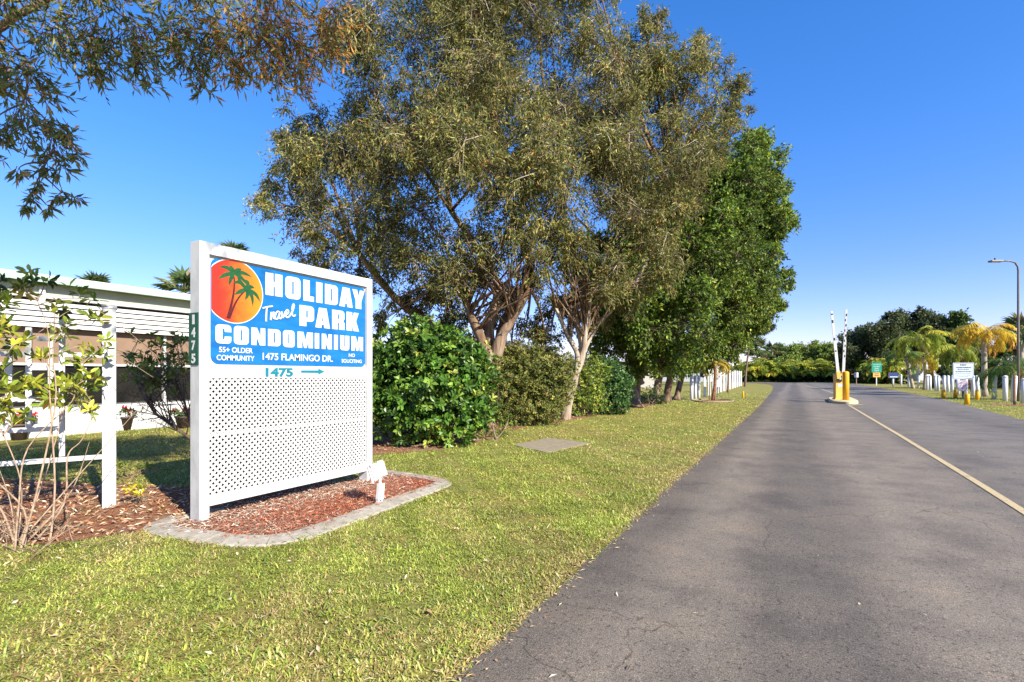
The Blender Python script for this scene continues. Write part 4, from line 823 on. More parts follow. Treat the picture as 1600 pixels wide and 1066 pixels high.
for px_, py_, d_ in ((105, 520, 4.8), (150, 470, 5.0), (100, 622, 4.7), (42, 600, 4.3), (160, 545, 4.9), (0, 640, 4.2), (55, 432, 4.9), (140, 640, 4.8), (22, 520, 4.5), (85, 480, 4.8), (150, 590, 4.9), (65, 560, 4.5), (18, 610, 4.25), (-10, 450, 4.5), (125, 610, 4.85), (40, 530, 4.5), (10, 480, 4.5), (15, 590, 4.3), (155, 500, 5.05), (30, 455, 4.7), (70, 620, 4.5), (130, 560, 4.9), (0, 520, 4.4), (60, 600, 4.5), (20, 660, 4.2)):
    e = P(px_, py_, d_); s0 = mp_[np.argmin(np.linalg.norm(mp_ - e, axis=1) + 1.5 * np.maximum(0, mp_[:, 2] - e[2] + .1))]; pth = bent(s0, e, 9, -.08, .09); cb_.tube(pth, radii(9, random.uniform(.004, .007), .002), 5)
    for j in range(3, 9):
        if random.random() < .55:
            q = pth[j]; a = nrm(rng.normal(0, .6, 3) + np.array([0, 0, .5])); e2 = q + a * random.uniform(.03, .13); cb_.tube([q, (q + e2) / 2 + rng.normal(0, .01, 3), e2], [.003, .0025, .0015], 4); tipsP.append(e2); tipsA.append(a)
    tipsP.append(e); tipsA.append(nrm(pth[-1] - pth[-3] + np.array([0, 0, .1])))
for a_, b_, c_ in (((28, 850), (130, 735), (215, 640)), ((35, 855), (110, 770), (140, 690)), ((25, 860), (15, 780), (-15, 700)), ((40, 850), (90, 800), (155, 785)), ((30, 850), (75, 730), (110, 600)), ((60, 520), (140, 480), (250, 560)), ((70, 560), (150, 540), (240, 590))):
    pth = catmull([P(*a_, 4.05 if a_[1] > 800 else 4.6), P(*b_, 4.4 if a_[1] > 800 else 4.8), P(*c_, 4.75)], 7); cb_.tube(pth, radii(len(pth), .009 if a_[1] > 800 else .004, .002), 5)
for _ in range(26):
    b0 = base + np.array([random.gauss(0, .2), random.gauss(0, .16), 0]); e = b0 + np.array([random.gauss(0, .3), random.gauss(0, .28), random.uniform(.1, .4)]); cb_.tube(bent(b0, e, 6, 0, .12), radii(6, .004, .0012), 4)
VG = [(.20, .26, .025), (.32, .35, .035), (.12, .17, .02), (.46, .42, .045), (.48, .33, .05), (.05, .085, .016)]
tipsP, tipsA = np.array(tipsP), np.array(tipsA)
rosettes(lb_, tipsP, tipsA, 6, .095, .038, lambda q: pal(q, VG, [5, 4, 4, 2, .4, 2.2], .2), 1.0, True, .2)
q2 = tipsP[rng.integers(0, len(tipsP), 30)] + rng.normal(0, .06, (30, 3)); rosettes(lb_, q2, nrm(rng.normal(0, .6, (30, 3)) + np.array([0, 0, .3])), 4, .09, .036, lambda q: pal(q, VG, [5, 4, 4, 2, .6, 2], .2), 1.1, True, .2)
m, nt, p, o = newmat('cane'); f = noise(nt, 20, 4); nt.links.new(ramp(nt, f, [(.35, (.20, .13, .08)), (.65, (.38, .27, .175))]), p.inputs['Base Color']); p.inputs['Roughness'].default_value = .8; M['cane'] = m
cb_.build('canes', M['cane'], ts, True); lb_.build('foliage', M['leaf'], ts)
# bare-branched shrub between fence and sign
bs_ = thing('bare_shrub', GD(312, 8.2), 'leggy half-bare shrub with twisted grey branches between the trellis post and the sign', 'shrub')
cb_, lb_ = MB(), MB(); base = GD(318, 8.2); tp_, ta_ = [], []
trk = catmull([base, P(302, 690, 8.2), P(265, 662, 8.1), P(238, 640, 8.0), P(222, 600, 8.0)], 6); cb_.tube(trk, radii(len(trk), .035, .014), 8)
trk2 = catmull([base, P(300, 670, 8.3), P(285, 620, 8.3), P(262, 570, 8.2)], 6); cb_.tube(trk2, radii(len(trk2), .028, .01), 8)
for _ in range(60):
    tr_ = trk if random.random() < .55 else trk2; q = tr_[random.randint(8, len(tr_) - 1)]; e = P(random.uniform(192, 298), random.uniform(520, 660), 8.1 + random.uniform(-.5, .5)); pth = bent(q, e, 8, 0, .11); cb_.tube(pth, radii(8, .010, .003), 5)
    for _k in range(4):
        q3 = pth[random.randint(3, 7)]; e3 = q3 + rng.normal(0, .16, 3); cb_.tube(bent(q3, e3, 4, 0, .15), radii(4, .005, .002), 3)
        if e3[2] > 1.15 and random.random() < .55: tp_.append(e3); ta_.append(rng.normal(0, .5, 3) + np.array([0, 0, .6]))
    if e[2] > 1.0: tp_.append(e); ta_.append(np.array([0, 0, 1.]) + rng.normal(0, .4, 3))
rosettes(lb_, np.array(tp_), np.array(ta_), 6, .11, .045, lambda q: pal(q, [(.13, .20, .025), (.20, .26, .03), (.07, .11, .018), (.36, .36, .05)], [4, 3, 3, 1.4], .2), 1.0, True, .2)
cb_.build('branches', M['bark_dark'], bs_, True); lb_.build('foliage', M['gloss'], bs_)
# low plants on the litter
def lowplant(name, c, label, pal_, w, n, L, Wd, spread_, grp=None):
    t = thing(name, c, label, 'plant', grp); lb_, sb_ = MB(), MB(); c = np.asarray(c); e = c + np.c_[rng.normal(0, spread_, n), rng.normal(0, spread_, n), rng.uniform(.06, .2, n)]
    for q in e: sb_.tube([c + rng.normal(0, .015, 3) * np.array([1, 1, 0]), (c + q) / 2 + np.array([0, 0, .03]), q], [.004, .003, .002], 4)
    rosettes(lb_, e, rng.normal(0, .4, (n, 3)) + np.array([0, 0, 1]), 6, L, Wd, lambda k: pal(k, pal_, w, .15), 1.1, True, .15); sb_.build('stems', M['cane'], t); lb_.build('foliage', M['leaf'], t)
lowplant('yellow_plant', G(222, 788), 'small bright yellow-leaved plant on the leaf litter left of the sign', [(.55, .47, .02), (.62, .50, .04), (.30, .33, .03)], [4, 2, 2], 9, .07, .026, .07)
lowplant('green_plant', G(205, 748), 'low green seedling beside the foot of the trellis post', [(.14, .2, .03), (.3, .32, .04)], [3, 1], 10, .08, .03, .13)
# flower pots in front of the home
def flowerpot(c, label, r=.15, h=.28):
    t = thing('flower_pot', c, label, 'flower pot', 'potted red flowers in front of the mobile home'); c = np.asarray(c)
    MB().lathe([(r * .7, c[2]), (r, c[2] + h * .85), (r * 1.08, c[2] + h * .86), (r * 1.08, c[2] + h), (r * .95, c[2] + h), (r * .93, c[2] + h * .9), (.01, c[2] + h * .9)], c[0], c[1], 20).build('pot', M['terracotta'], t, True)
    lb_, fb_ = MB(), MB(); n = 60; q = c + np.array([0, 0, h]) + np.c_[rng.normal(0, r * .8, n), rng.normal(0, r * .8, n), rng.uniform(0, .18, n)]
    rosettes(lb_, q, rng.normal(0, .5, (n, 3)) + np.array([0, 0, 1]), 5, .07, .045, lambda k: pal(k, [(.05, .1, .02), (.09, .14, .03)], [1, 1]), 1.1, False, .15)
    q = q[:12] + np.array([0, 0, .06])
    for q_ in q:
        fb_ = MB(); rosettes(fb_, q_[None], rng.normal(0, .5, (1, 3)) + np.array([.4, 0, 1]), 8, .06, .05, lambda k: pal(k, [(.60, .02, .03), (.70, .05, .06), (.45, .01, .04)], [3, 2, 1]), 1.2, False, .15); fb_.build('flower', M['leaf'], t)
    lb_.build('foliage', M['leaf'], t)
flowerpot(GD(196, 12.5), 'dark pot of red flowers visible just right of the trellis post', .16, .33)
flowerpot(GD(288, 13.0), 'dark pot of red flowers half hidden behind the left sign post', .2, .3)
flowerpot(GD(30, 10.6), 'dark pot of red flowers behind the leftmost trellis slats', .16, .33)

# concrete slab in the lawn
sb_ = MB(); pl = wob(PAD, .10, .03); n_ = len(pl); V = [(x, y, .012) for x, y in pl] + [(x, y, -.05) for x, y in pl]
sb_.add(V, [np.array([list(range(n_))]), np.array([[i, n_ + i, n_ + (i + 1) % n_, (i + 1) % n_] for i in range(n_)])])
tag(sb_.build('concrete_slab', M['slab']), 'weathered flat concrete slab lying in the lawn in front of the hedge', 'slab')
# hose pipe / root on the soil below the glossy shrub
rt = MB(); q = catmull([G(600, 699), G(625, 696), G(650, 700), G(672, 698), G(690, 690)], 6); q[:, 2] = .035 + .02 * np.sin(np.arange(len(q))); rt.tube(q, .028, 7)
tag(rt.build('dead_log', M['bark_dark'], None, True), 'thin dead brown branch lying on the soil under the glossy shrub', 'branch')

# ------------------------------------------------------------------ palms
def frondset(mb, c, nf, L, droop, nl=16, ll=.45, lw=.03, palette=None, weights=None, el=(.2, 1.3), petiole=.15, vshape=.25, leafdrop=.5, az=None, st=None):
    c = np.asarray(c, float); az = rng.uniform(0, 6.283, nf) if az is None else np.asarray(az); e0 = rng.uniform(*el, nf); Ls = L * rng.uniform(.8, 1.15, nf); K = nl + 1
    s = np.linspace(0, 1, K)[None]; e = e0[:, None] - droop * rng.uniform(.75, 1.25, (nf, 1)) * s ** 1.25
    h = np.stack([np.cos(az), np.sin(az), np.zeros(nf)], -1); dl = (Ls / K)[:, None, None]
    step = (h[:, None] * np.cos(e)[..., None] + np.array([0, 0, 1.]) * np.sin(e)[..., None]) * dl; path = c + np.cumsum(step, 1); tan = nrm(step)
    (st or mb).tubes(path, np.linspace(.02, .006, K)[None] * np.ones((nf, 1)) * (L / 2.2), 3, pal(nf, [(.30, .27, .06), (.2, .22, .05)], [1, 1]))
    side = np.stack([-h[:, 1], h[:, 0], np.zeros(nf)], -1)[:, None] * np.ones((1, K, 1)); upv = np.cross(tan, side)
    m0 = max(1, int(petiole * K)); fc = pal(nf, palette, weights, .12)
    for sg in (1, -1):
        for rep in (0, .5):
            b = (path[:, m0:] - tan[:, m0:] * dl * rep).reshape(-1, 3); sv = np.linspace(0, 1, K)[m0:]; prof = np.sin(np.pi * (.12 + .80 * sv)) ** .7
            D = (side[:, m0:] * sg * .85 + tan[:, m0:] * .55 + upv[:, m0:] * -vshape * sg * 0 + np.array([0, 0, -leafdrop])).reshape(-1, 3) + rng.normal(0, .12, (len(b), 3))
            ln = (ll * prof[None] * (Ls / L)[:, None]).reshape(-1) * rng.uniform(.85, 1.1, len(b)); cc = np.clip(np.repeat(fc, K - m0, 0) * rng.normal(1, .13, (len(b), 1)), .003, .9)
            leafset(mb, b, D, np.repeat(np.array([[0, 0, 1.]]), len(b), 0) + rng.normal(0, .15, (len(b), 3)), ln, lw, cc, False, .1, .15)
def palmtree(name, base, top, nf, L, droop, palette, weights, label, trunk_r=.12, bark='bark_palm', group=None, el=(-.2, 1.3), ll=.5, lw=.035, shaft=None, nl=18, leafdrop=.5):
    t = thing(name, base, label, 'palm tree', group); base, top = np.asarray(base, float), np.asarray(top, float); base[2] = -.05
    pth = bent(base, top, 10, 0, .015); tb_ = MB().tube(pth, radii(10, trunk_r * 1.25, trunk_r, .4), 12); tb_.build('trunk', M[bark], t, True)
    fb_, rb_ = MB(), MB(); frondset(fb_, top, nf, L, droop, nl, ll, lw, palette, weights, el, leafdrop=leafdrop, st=rb_); rb_.build('frond_stalks', M['twig'], t); fb_.build('fronds', M['frond'], t)
    if shaft: MB().tube([top - np.array([0, 0, shaft * .8]), top - np.array([0, 0, shaft * .3]), top + np.array([0, 0, shaft * .4])], [trunk_r * 1.05, trunk_r * 1.15, trunk_r * .4], 10).build('crownshaft', M['bark_palm'], t, True)
    return t
GOLD = [(.60, .38, .025), (.68, .48, .04), (.42, .36, .03), (.62, .30, .03)]
YG = [(.26, .32, .03), (.40, .41, .04), (.13, .21, .025), (.55, .44, .045)]
PG = [(.09, .17, .028), (.15, .23, .038), (.055, .11, .022), (.30, .33, .055)]
GP = 'garden palms behind the white posts'
palmtree('golden_palm', GD(1539, 32.3), P(1538, 524, 32.3), 38, 1.95, 2.3, GOLD, [4, 3, 2, 1.5], 'golden yellow palm with pale straight trunk, right of the no trespassing sign', .14, 'bark_palm', GP, (-.1, 1.25), .55, .04)
palmtree('yellow_green_palm', G(1456, 606), P(1438, 533, 46), 40, 2.7, 2.1, YG, [4, 4, 3, 1.5], 'large yellow-green palm with slender trunks behind the middle white posts', .15, 'bark_palm', GP, (-.1, 1.3), .75, .06)
palmtree('yellow_green_palm', GD(1427, 52), P(1415, 556, 52), 22, 2.3, 2.3, PG, [3, 4, 2, 2], 'greener palm left of the large yellow-green palm', .14, 'bark_palm', GP, (-.2, 1.2), .7, .06)
palmtree('yellow_green_palm', GD(1444, 48), P(1443, 560, 48), 18, 1.7, 2.5, GOLD, [2, 3, 4, 1], 'small gold palm crown tucked below the large yellow-green palm', .12, 'bark_palm', GP, (-.2, 1.2), .5, .05)
palmtree('red_trunk_palm', GD(1524, 36), P(1497, 548, 37), 26, 1.9, 2.4, YG, [4, 3, 3, 2], 'bushy green and yellow palm with a leaning red-brown trunk above the no trespassing sign', .15, 'bark_red', GP, (-.3, 1.2), .6, .05)
palmtree('arching_palm', GD(1612, 27.5), P(1588, 578, 28), 24, 2.0, 2.1, PG, [4, 4, 3, 2], 'dark green arching palm with stout reddish trunk at the right edge', .2, 'bark_red', GP, (.0, 1.25), .55, .04)
palmtree('young_palm', G(1113, 626), P(1117, 568, 27.3), 12, 1.25, 2.9, [(.36, .26, .03), (.45, .33, .04), (.16, .17, .03)], [3, 2, 2], 'young drooping yellow palm tied to stakes in a mulch ring on the left verge', .075, 'bark_red', None, (.0, 1.1), .32, .028)
palmtree('young_palm', GD(1137, 40), P(1138, 574, 40), 10, 1.1, 2.9, [(.40, .29, .03), (.2, .2, .03)], [3, 2], 'small yellow palm drooping over the white palisade on the left', .07, 'bark_red', None, (.0, 1.1), .32, .04)
st_ = thing('palm_stakes', G(1113, 626), 'pair of thin wooden stakes supporting the young palm on the left verge', 'stake')
for dx in (-.14, .13):
    q = G(1113, 626); MB().tube([q + np.array([dx, -.05, -.1]), q + np.array([dx * .8, -.03, 1.25])], .028, 8).build('stake', M['bark_paper'], st_)
q = G(1113, 627); ring = [(q[0] + .95 * math.cos(a) * (1 + .08 * math.sin(3 * a)), q[1] + 1.5 * math.sin(a)) for a in np.linspace(0, 2 * math.pi, 28, endpoint=False)]
b = MB(); b.add([(x, y, .012) for x, y in ring], [list(range(28))]); tag(b.build('planting_bed', M['mulch']), kind='structure')
rg = MB(); rp = np.array([(x, y, .03) for x, y in ring + ring[:1]]); rg.tube(rp, .032, 8); tag(rg.build('ring_edging', M['slab']), 'low pale ring of edging stones around the young palm on the left verge', 'edging')
x, y = q[0] + rng.uniform(-.9, .9, 500), q[1] + rng.uniform(-1.4, 1.4, 500)
# areca hedge across the far end of the road
ar = thing('areca_palm', (0, 0, 0), 'x', 'palm tree', 'areca palm clumps forming the far hedge')
fb_, sb_ = MB(), MB()
for i in range(11):
    c = np.array([random.gauss(0, .55), random.gauss(0, .5), random.uniform(.7, 2.0)]); frondset(fb_, c, 9, 2.0, 1.9, 10, .6, .11, [(.27, .34, .04), (.44, .46, .05), (.15, .22, .03), (.62, .56, .07)], [4, 4, 2, 3.5], (.5, 1.45), leafdrop=.35)  # upper fronds, sunlit hedge top put into the yellow colours
    sb_.tube([(c[0] * .6, c[1] * .6, -.05), c * np.array([.8, .8, .5]), c], .05, 5, None)
for i in range(10):
    c = np.array([random.gauss(0, .7), random.gauss(0, .6), .2]); frondset(fb_, c, 7, 1.5, 1.4, 8, .55, .12, [(.03, .055, .012), (.05, .08, .015)], [1, 1], (.5, 1.3), leafdrop=.3)  # low fronds, shaded hedge base put into the dark colours
sb_.build('stems', M['bark_dark'], ar); fb_.build('fronds', M['frond'], ar)
ordn = ['leftmost', 'second from the left', 'third from the left', 'fourth from the left', 'fifth from the left', 'sixth from the left', 'seventh from the left', 'eighth from the left', 'ninth from the left', 'tenth from the left', 'eleventh from the left', 'twelfth from the left', 'thirteenth from the left', 'fourteenth from the left', 'rightmost']
nA = 15
for i in range(nA):
    px_ = 1168 + i * 15.6; d = 107 + 2 * math.sin(i * 1.7); d = d if px_ < 1300 else d - (px_ - 1300) * .28; loc = GD(px_, d); lab = 'bushy areca palm clump in the far hedge, %s' % ordn[i]
    if i == 0: ar.location = Vector(loc); ar.scale = (1.45,) * 3; ar['label'] = lab
    else: dup(ar, loc, random.uniform(0, 6.28), random.uniform(1.25, 1.6), lab)
# fan palms
def fan_crown(mb, c, n, L, palette, weights, seg=11):
    for i in range(n):
        az, el_ = random.uniform(0, 6.28), random.uniform(-.6, 1.4); d = np.array([math.cos(az) * math.cos(el_), math.sin(az) * math.cos(el_), math.sin(el_)]); pl_ = random.uniform(.4, .6) * L; b = c + d * pl_
        sd_ = nrm(np.cross(d, np.array([0, 0, 1.]))); th = np.linspace(-1.5, 1.5, seg); D = d[None] * np.cos(th)[:, None] + sd_[None] * np.sin(th)[:, None] + np.array([0, 0, -.3]); col = pal(1, palette, weights) 
        leafset(mb, np.repeat(b[None], seg, 0), D, np.repeat(np.cross(sd_, d)[None], seg, 0), L * .62 * (.7 + .3 * np.cos(th)), L * .13, np.clip(col * rng.normal(1, .12, (seg, 1)), .003, .9), False, .1, .15)
        mb.tube([c, b], .02 * L, 3, col * .9)
def fanpalm(base, top, L, label, n=34, r=.16):
    t = thing('fan_palm', base, label, 'palm tree', 'cabbage fan palms'); MB().tube(bent(base, top, 8, 0, .01), radii(8, r * 1.2, r), 10).build('trunk', M['bark_palm'], t, True)
    fb_ = MB(); fan_crown(fb_, np.asarray(top), n, L, [(.10, .15, .045), (.16, .20, .065), (.25, .26, .10), (.26, .2, .1)], [4, 4, 2, .8]); fb_.build('fronds', M['frond'], t)
fanpalm(GD(150, 30), P(150, 452, 30), 1.1, 'cabbage palm top peeking over the left part of the mobile home roof')
fanpalm(GD(290, 26), P(287, 458, 26), 1.35, 'cabbage palm crown over the roof just left of the sign')
fanpalm(GD(362, 30), P(364, 402, 30), 1.0, 'tallest cabbage palm top showing above the sign frame')
fanpalm(GD(1183, 112), P(1183, 546, 112), 2.8, 'cabbage palm with tan trunk and grey-green head at the left end of the far hedge')
fanpalm(GD(1192, 114), P(1194, 563, 114), 2.6, 'short grey-green fan palm below the cabbage palm at the left end of the far hedge')
fanpalm(GD(1205, 116), P(1207, 550, 116), 2.4, 'fan palm with dull crown between the cabbage palm and the round green trees')
fanpalm(GD(1597, 50), P(1596, 520, 50), 2.0, 'grey-green fan palm behind the street lamp at the right edge')
# far trees
FARG = [(.17, .25, .04), (.24, .32, .055), (.11, .165, .032), (.36, .39, .07)]
def fartree(lst, d, label, pal_=FARG, w=(4, 4, 3, 1.5), k=6.5, per=26, L=.55, Wd=.30, r=.35, grp='trees behind the far hedge', name='far_tree', bx=None):
    cl = to_world([(a, b, c, random.uniform(-3, 3)) for a, b, c in lst], d); cl = [(c, np.asarray(r_) * np.array([1, 1, .85])) for c, r_ in cl]; bx = bx or np.mean([q[0] for q in lst]); tp = P(bx, np.mean([q[1] for q in lst]) + 5, d)
    broadtree(name, cl, GD(bx, d), [[GD(bx, d, -.1), (GD(bx, d) + tp) / 2 + rng.normal(0, .3, 3), tp]], label, M['bark_dark'], M['leaf'], pal_, list(w), k, per, L, Wd, r, grp)
fartree([(1222, 560, 18), (1240, 552, 16), (1210, 570, 14), (1230, 570, 18), (1218, 545, 8)], 124, 'rounded mid-green tree left of centre behind the far hedge')
fartree([(1262, 548, 20), (1250, 560, 18), (1280, 555, 18), (1268, 566, 18)], 128, 'rounded yellow-green tree at the centre behind the far hedge', [(.20, .26, .04), (.28, .33, .055), (.12, .17, .032), (.40, .40, .075)])
fartree([(1290, 550, 16), (1302, 545, 12), (1300, 560, 18), (1285, 565, 14)], 122, 'mid-green tree directly behind the raised barrier arms')
OAK = [(.075, .10, .035), (.11, .135, .05), (.046, .064, .025), (.17, .185, .07)]
fartree([(1340, 535, 26), (1365, 520, 26), (1395, 512, 26), (1330, 560, 24), (1360, 555, 28), (1395, 548, 30), (1425, 505, 26), (1430, 540, 30), (1455, 505, 24), (1465, 535, 30), (1483, 515, 22), (1375, 530, 30), (1410, 525, 30), (1322, 545, 14), (1348, 520, 12), (1400, 495, 12), (1440, 492, 12)], 92, 'broad dark oak mass right of the barrier arms, tallest behind the palms', OAK, (4, 4, 4, 1.5), 7, 26, .5, .26, .6)
fartree([(1500, 512, 24), (1515, 530, 22), (1490, 530, 20), (1512, 550, 22), (1488, 555, 22), (1497, 497, 10)], 84, 'round-topped green tree joining the right flank of the dark oak', [(.09, .15, .032), (.13, .19, .042), (.055, .085, .022)], (4, 3, 3))
fartree([(1575, 535, 14), (1590, 540, 16), (1600, 528, 14), (1555, 552, 16), (1610, 545, 20)], 76, 'dark green tree low behind the street lamp pole', [(.035, .06, .02), (.055, .085, .028)], (1, 1))
fartree([(1545, 568, 14), (1530, 578, 12), (1565, 572, 14), (1590, 575, 16), (1480, 578, 12), (1500, 575, 14), (1605, 580, 16), (1545, 592, 12), (1560, 594, 12), (1578, 592, 12), (1595, 592, 12), (1610, 594, 12), (1530, 594, 10), (1515, 592, 10), (1490, 590, 9)], 52, 'dark understorey shrubs behind the right hand palms', [(.035, .06, .016), (.055, .085, .022)], (1, 1), 9, 24, .35, .16, .15, None, 'dark_thicket')
fartree([(1350, 588, 9), (1368, 590, 8), (1385, 586, 9), (1402, 582, 10), (1420, 585, 9), (1335, 585, 10)], 88, 'dark mixed bushes behind the small green and navy signs', [(.03, .045, .014), (.06, .06, .02), (.16, .07, .035)], (4, 3, 1), 9, 26, .4, .2, .12, None, 'dark_thicket')
fartree([(1060, 575, 10), (1085, 572, 8), (1030, 572, 12), (1010, 575, 12), (1108, 574, 6)], 75, 'distant low green trees beyond the white palisade on the left', FARG, (4, 4, 3, 1), 7, 24, .5, .25, .2)
fartree([(1150, 580, 5), (1160, 582, 4), (1140, 580, 5)], 130, 'tiny distant tree tops in the gap left of the far hedge', FARG, (4, 4, 3, 1), 8, 24, .6, .3, .2)
# pine leaning out behind the green trees
pc = to_world([(1212, 482, 7, 0), (1222, 477, 6, 0), (1200, 478, 6, 0), (1195, 508, 8, 0), (1205, 513, 6, 0), (1186, 505, 8, 0), (1178, 516, 9, 0), (1175, 488, 8, 0), (1190, 518, 5, 0)], 62)
pc = [(c, np.asarray(r) * np.array([1.2, 1.2, .55])) for c, r in pc]
broadtree('pine_tree', pc, GD(1164, 62), [[GD(1164, 62, -.1), P(1168, 560, 62), P(1176, 525, 62), P(1195, 505, 62), P(1208, 488, 62)]], 'thin crooked pine with flat dark tufts showing right of the dense green trees', M['bark_dark'], M['leaf'], [(.025, .04, .018), (.045, .06, .025)], [1, 1], 20, 30, .28, .07, .12)

# ------------------------------------------------------------------ barrier island
isl = MB(); ip = catmull([(1.62, 28.7), (2.1, 28.1), (2.5, 28.4), (2.68, 29.6), (2.72, 33.2), (2.6, 34.0), (2.0, 33.8), (1.65, 32.8), (1.55, 30)], 5, True); n_ = len(ip); cc_ = ip.mean(0)
V = np.concatenate([np.c_[ip, np.full(n_, .0)], np.c_[ip, np.full(n_, .11)], np.c_[cc_ + (ip - cc_) * .95, np.full(n_, .14)]]); i = np.arange(n_); j = (i + 1) % n_
isl.add(V, [np.stack([i, j, n_ + j, n_ + i], -1), np.stack([n_ + i, n_ + j, 2 * n_ + j, 2 * n_ + i], -1), np.array([list(range(2 * n_, 3 * n_))])])
tag(isl.build('traffic_island', M['kerb_yellow']), 'low kerbed island with faded yellow edges in the middle of the road', 'island')
def gate(loc, az, arm_len, lean, label, bands, keypad):
    t = thing('barrier_gate', loc, label, 'barrier gate', 'raised barrier gates on the island'); mt = Matrix.Translation(loc) @ Matrix.Rotation(az, 4, 'Z')
    MB().box(-.17, .17, -.17, .17, 0, 1.20, .02, mt).box(-.185, .185, -.185, .185, 1.20, 1.25, .015, mt).box(-.20, .20, -.20, .20, 0, .06, .01, mt).build('cabinet', M['yellow_pale'], t)
    if keypad:
        k_ = MB().box(-.10, .09, -.225, -.172, .86, 1.16, .008, mt).build('keypad', M['black'], t); MB().box(-.06, .05, -.233, -.226, .97, 1.07, .002, mt).build('keypad_screen', M['signface'], t)
        MB().box(-.09, .15, -.179, -.173, .60, .76, .002, mt).build('notice', M['letter'], t)
    mt3 = mt @ Matrix.Translation((-.08 if keypad else .05, -.24, 1.12)) @ Matrix.Rotation(lean, 4, 'Y')
    MB().box(-.09, .09, -.06, .065, -.12, .25, .02, mt3).build('arm_hub', M['yellow_pale'], t)
    a_ = MB().box(-.065, .065, -.025, .025, .12, arm_len * .55, .006, mt3).box(-.05, .05, -.02, .02, arm_len * .55, arm_len, .005, mt3).build('arm', M['white'], t)
    s_ = MB()
    for z0, z1, x0, x1 in bands: s_.box(x0, x1, -.031, -.0265 + .004, z0, z1, 0, mt3)
    s_.build('arm_marks', M['black'], t)
gate((1.92, 30.1, .138), R(16), 3.17, R(-5.4), 'yellow entry barrier cabinet with keypad, white arm raised leaning left', [(2.6, 2.75, -.03, .03), (1.75, 1.88, -.035, .03), (3.0, 3.06, -.04, .04), (1.2, 1.27, -.04, .03)], True)
gate((2.20, 32.7, .138), R(10), 3.5, R(2.3), 'second barrier cabinet hidden behind the yellow bollard, arm raised with black dashes', [(1.0 + .27 * i, 1.12 + .27 * i, (-.045 if i % 2 else .0), (.0 if i % 2 else .045)) for i in range(9)], False)
bl = thing('yellow_bollard', (2.15, 29.0, .1), 'tall bright yellow bollard at the near end of the traffic island', 'bollard')
MB().lathe([(.135, .05), (.135, 1.42), (.125, 1.46), (.09, 1.49), (.02, 1.505)], 2.15, 29.0, 24).build('bollard_pipe', M['yellow'], bl, True)
MB().box(2.15 - .19, 2.15 + .19, 29.0 - .19, 29.0 + .19, .09, .16, .01).build('base_plate', M['kerb_yellow'], bl)

# ------------------------------------------------------------------ white posts, right side
def post_mesh():
    m_ = MB().lathe([(.105, -.1), (.105, 1.17), (.098, 1.175), (.098, 1.195), (.108, 1.2), (.104, 1.25), (.08, 1.285), (.04, 1.305), (.005, 1.31)], 0, 0, 18); return m_.build('post_shaft', M['post_white'], None, True)
posts = [(1395.5, 604.2, .72, 'short white post carrying the small navy sign'), (1408, 603.2, 1.12, 'tall white post just right of the small navy sign'), (1420.3, 604.6, 1, 'white post with a bare metal pipe rising beside it, left of the beige trunks'), (1435, 606.7, 1, 'single white post between two beige palm trunks'),
         (1448.5, 609.4, 1, 'left post of the close pair left of the broad white posts'), (1453.4, 609.8, 1, 'right post of the close pair left of the broad white posts'), (1462.5, 611.0, 1, 'left half of the touching double white posts'), (1466.0, 611.4, 1, 'right half of the touching double white posts'),
         (1475.3, 611.7, 1, 'first of the three evenly spaced white posts left of the no trespassing sign'), (1481.5, 612.4, 1, 'middle of the three evenly spaced white posts left of the no trespassing sign'), (1487.6, 613.4, 1, 'third of the three white posts, touching the left edge of the no trespassing sign'),
         (1497, 616.3, .9, 'white post seen behind the left of the pink notice'), (1509, 617, .9, 'white post seen behind the right of the pink notice'), (1520.5, 618.6, 1, 'white post just right of the no trespassing sign'), (1528.5, 620.2, 1, 'white post just left of the golden palm trunk'), (1553, 624.2, 1, 'first white post right of the golden palm trunk'), (1570.5, 627.2, 1, 'second white post right of the golden palm trunk'), (1583, 628.8, 1, 'white post standing behind the thin rusty post'), (1599, 630.5, .9, 'white post cut by the right edge of the picture')]
p0 = None
for px_, py_, s_, lab in posts:
    loc = G(px_, py_)
    if p0 is None:
        p0 = thing('white_post', (0, 0, 0), lab, 'post', 'white round posts along the right verge'); adopt(post_mesh(), p0)
        p0.location = Vector(loc); p0.scale = (1, 1, s_)
    else: dup(p0, loc, 0, (1, 1, s_), lab).rotation_euler = (R(random.gauss(0, 1.1)), R(random.gauss(0, 1.1)), random.uniform(0, 6))
for c in p0.children: c.matrix_parent_inverse = Matrix()
for ob in list(COL.objects):
    if ob.name.startswith('post_shaft'): ob.matrix_parent_inverse = Matrix()
# yellow stubs
y0_ = None
for px_, py_, lab, h in ((1474, 623, 'left of four short yellow stub bollards near the no trespassing sign', .5), (1493, 622.5, 'short yellow stub bollard just left of the sign post', .5), (1511, 632.3, 'nearest short yellow stub bollard, beside the right lane', .48), (1527, 625, 'right of four short yellow stub bollards, below the white posts', .52), (1161, 622.5, 'lone short yellow stub bollard on the left verge by the palisade', .40)):
    loc = G(px_, py_); s_ = h / .5
    if y0_ is None:
        y0_ = thing('stub_bollard', loc, lab, 'bollard', 'short yellow stub bollards'); o_ = MB().lathe([(.095, -.05), (.095, .47), (.085, .49), (.05, .5), (.004, .502)], 0, 0, 16).build('bollard_pipe', M['yellow'], None, True); o_.parent = y0_
    else: dup(y0_, loc, 0, (.55 if px_ < 1200 else 1, .55 if px_ < 1200 else 1, s_), lab)
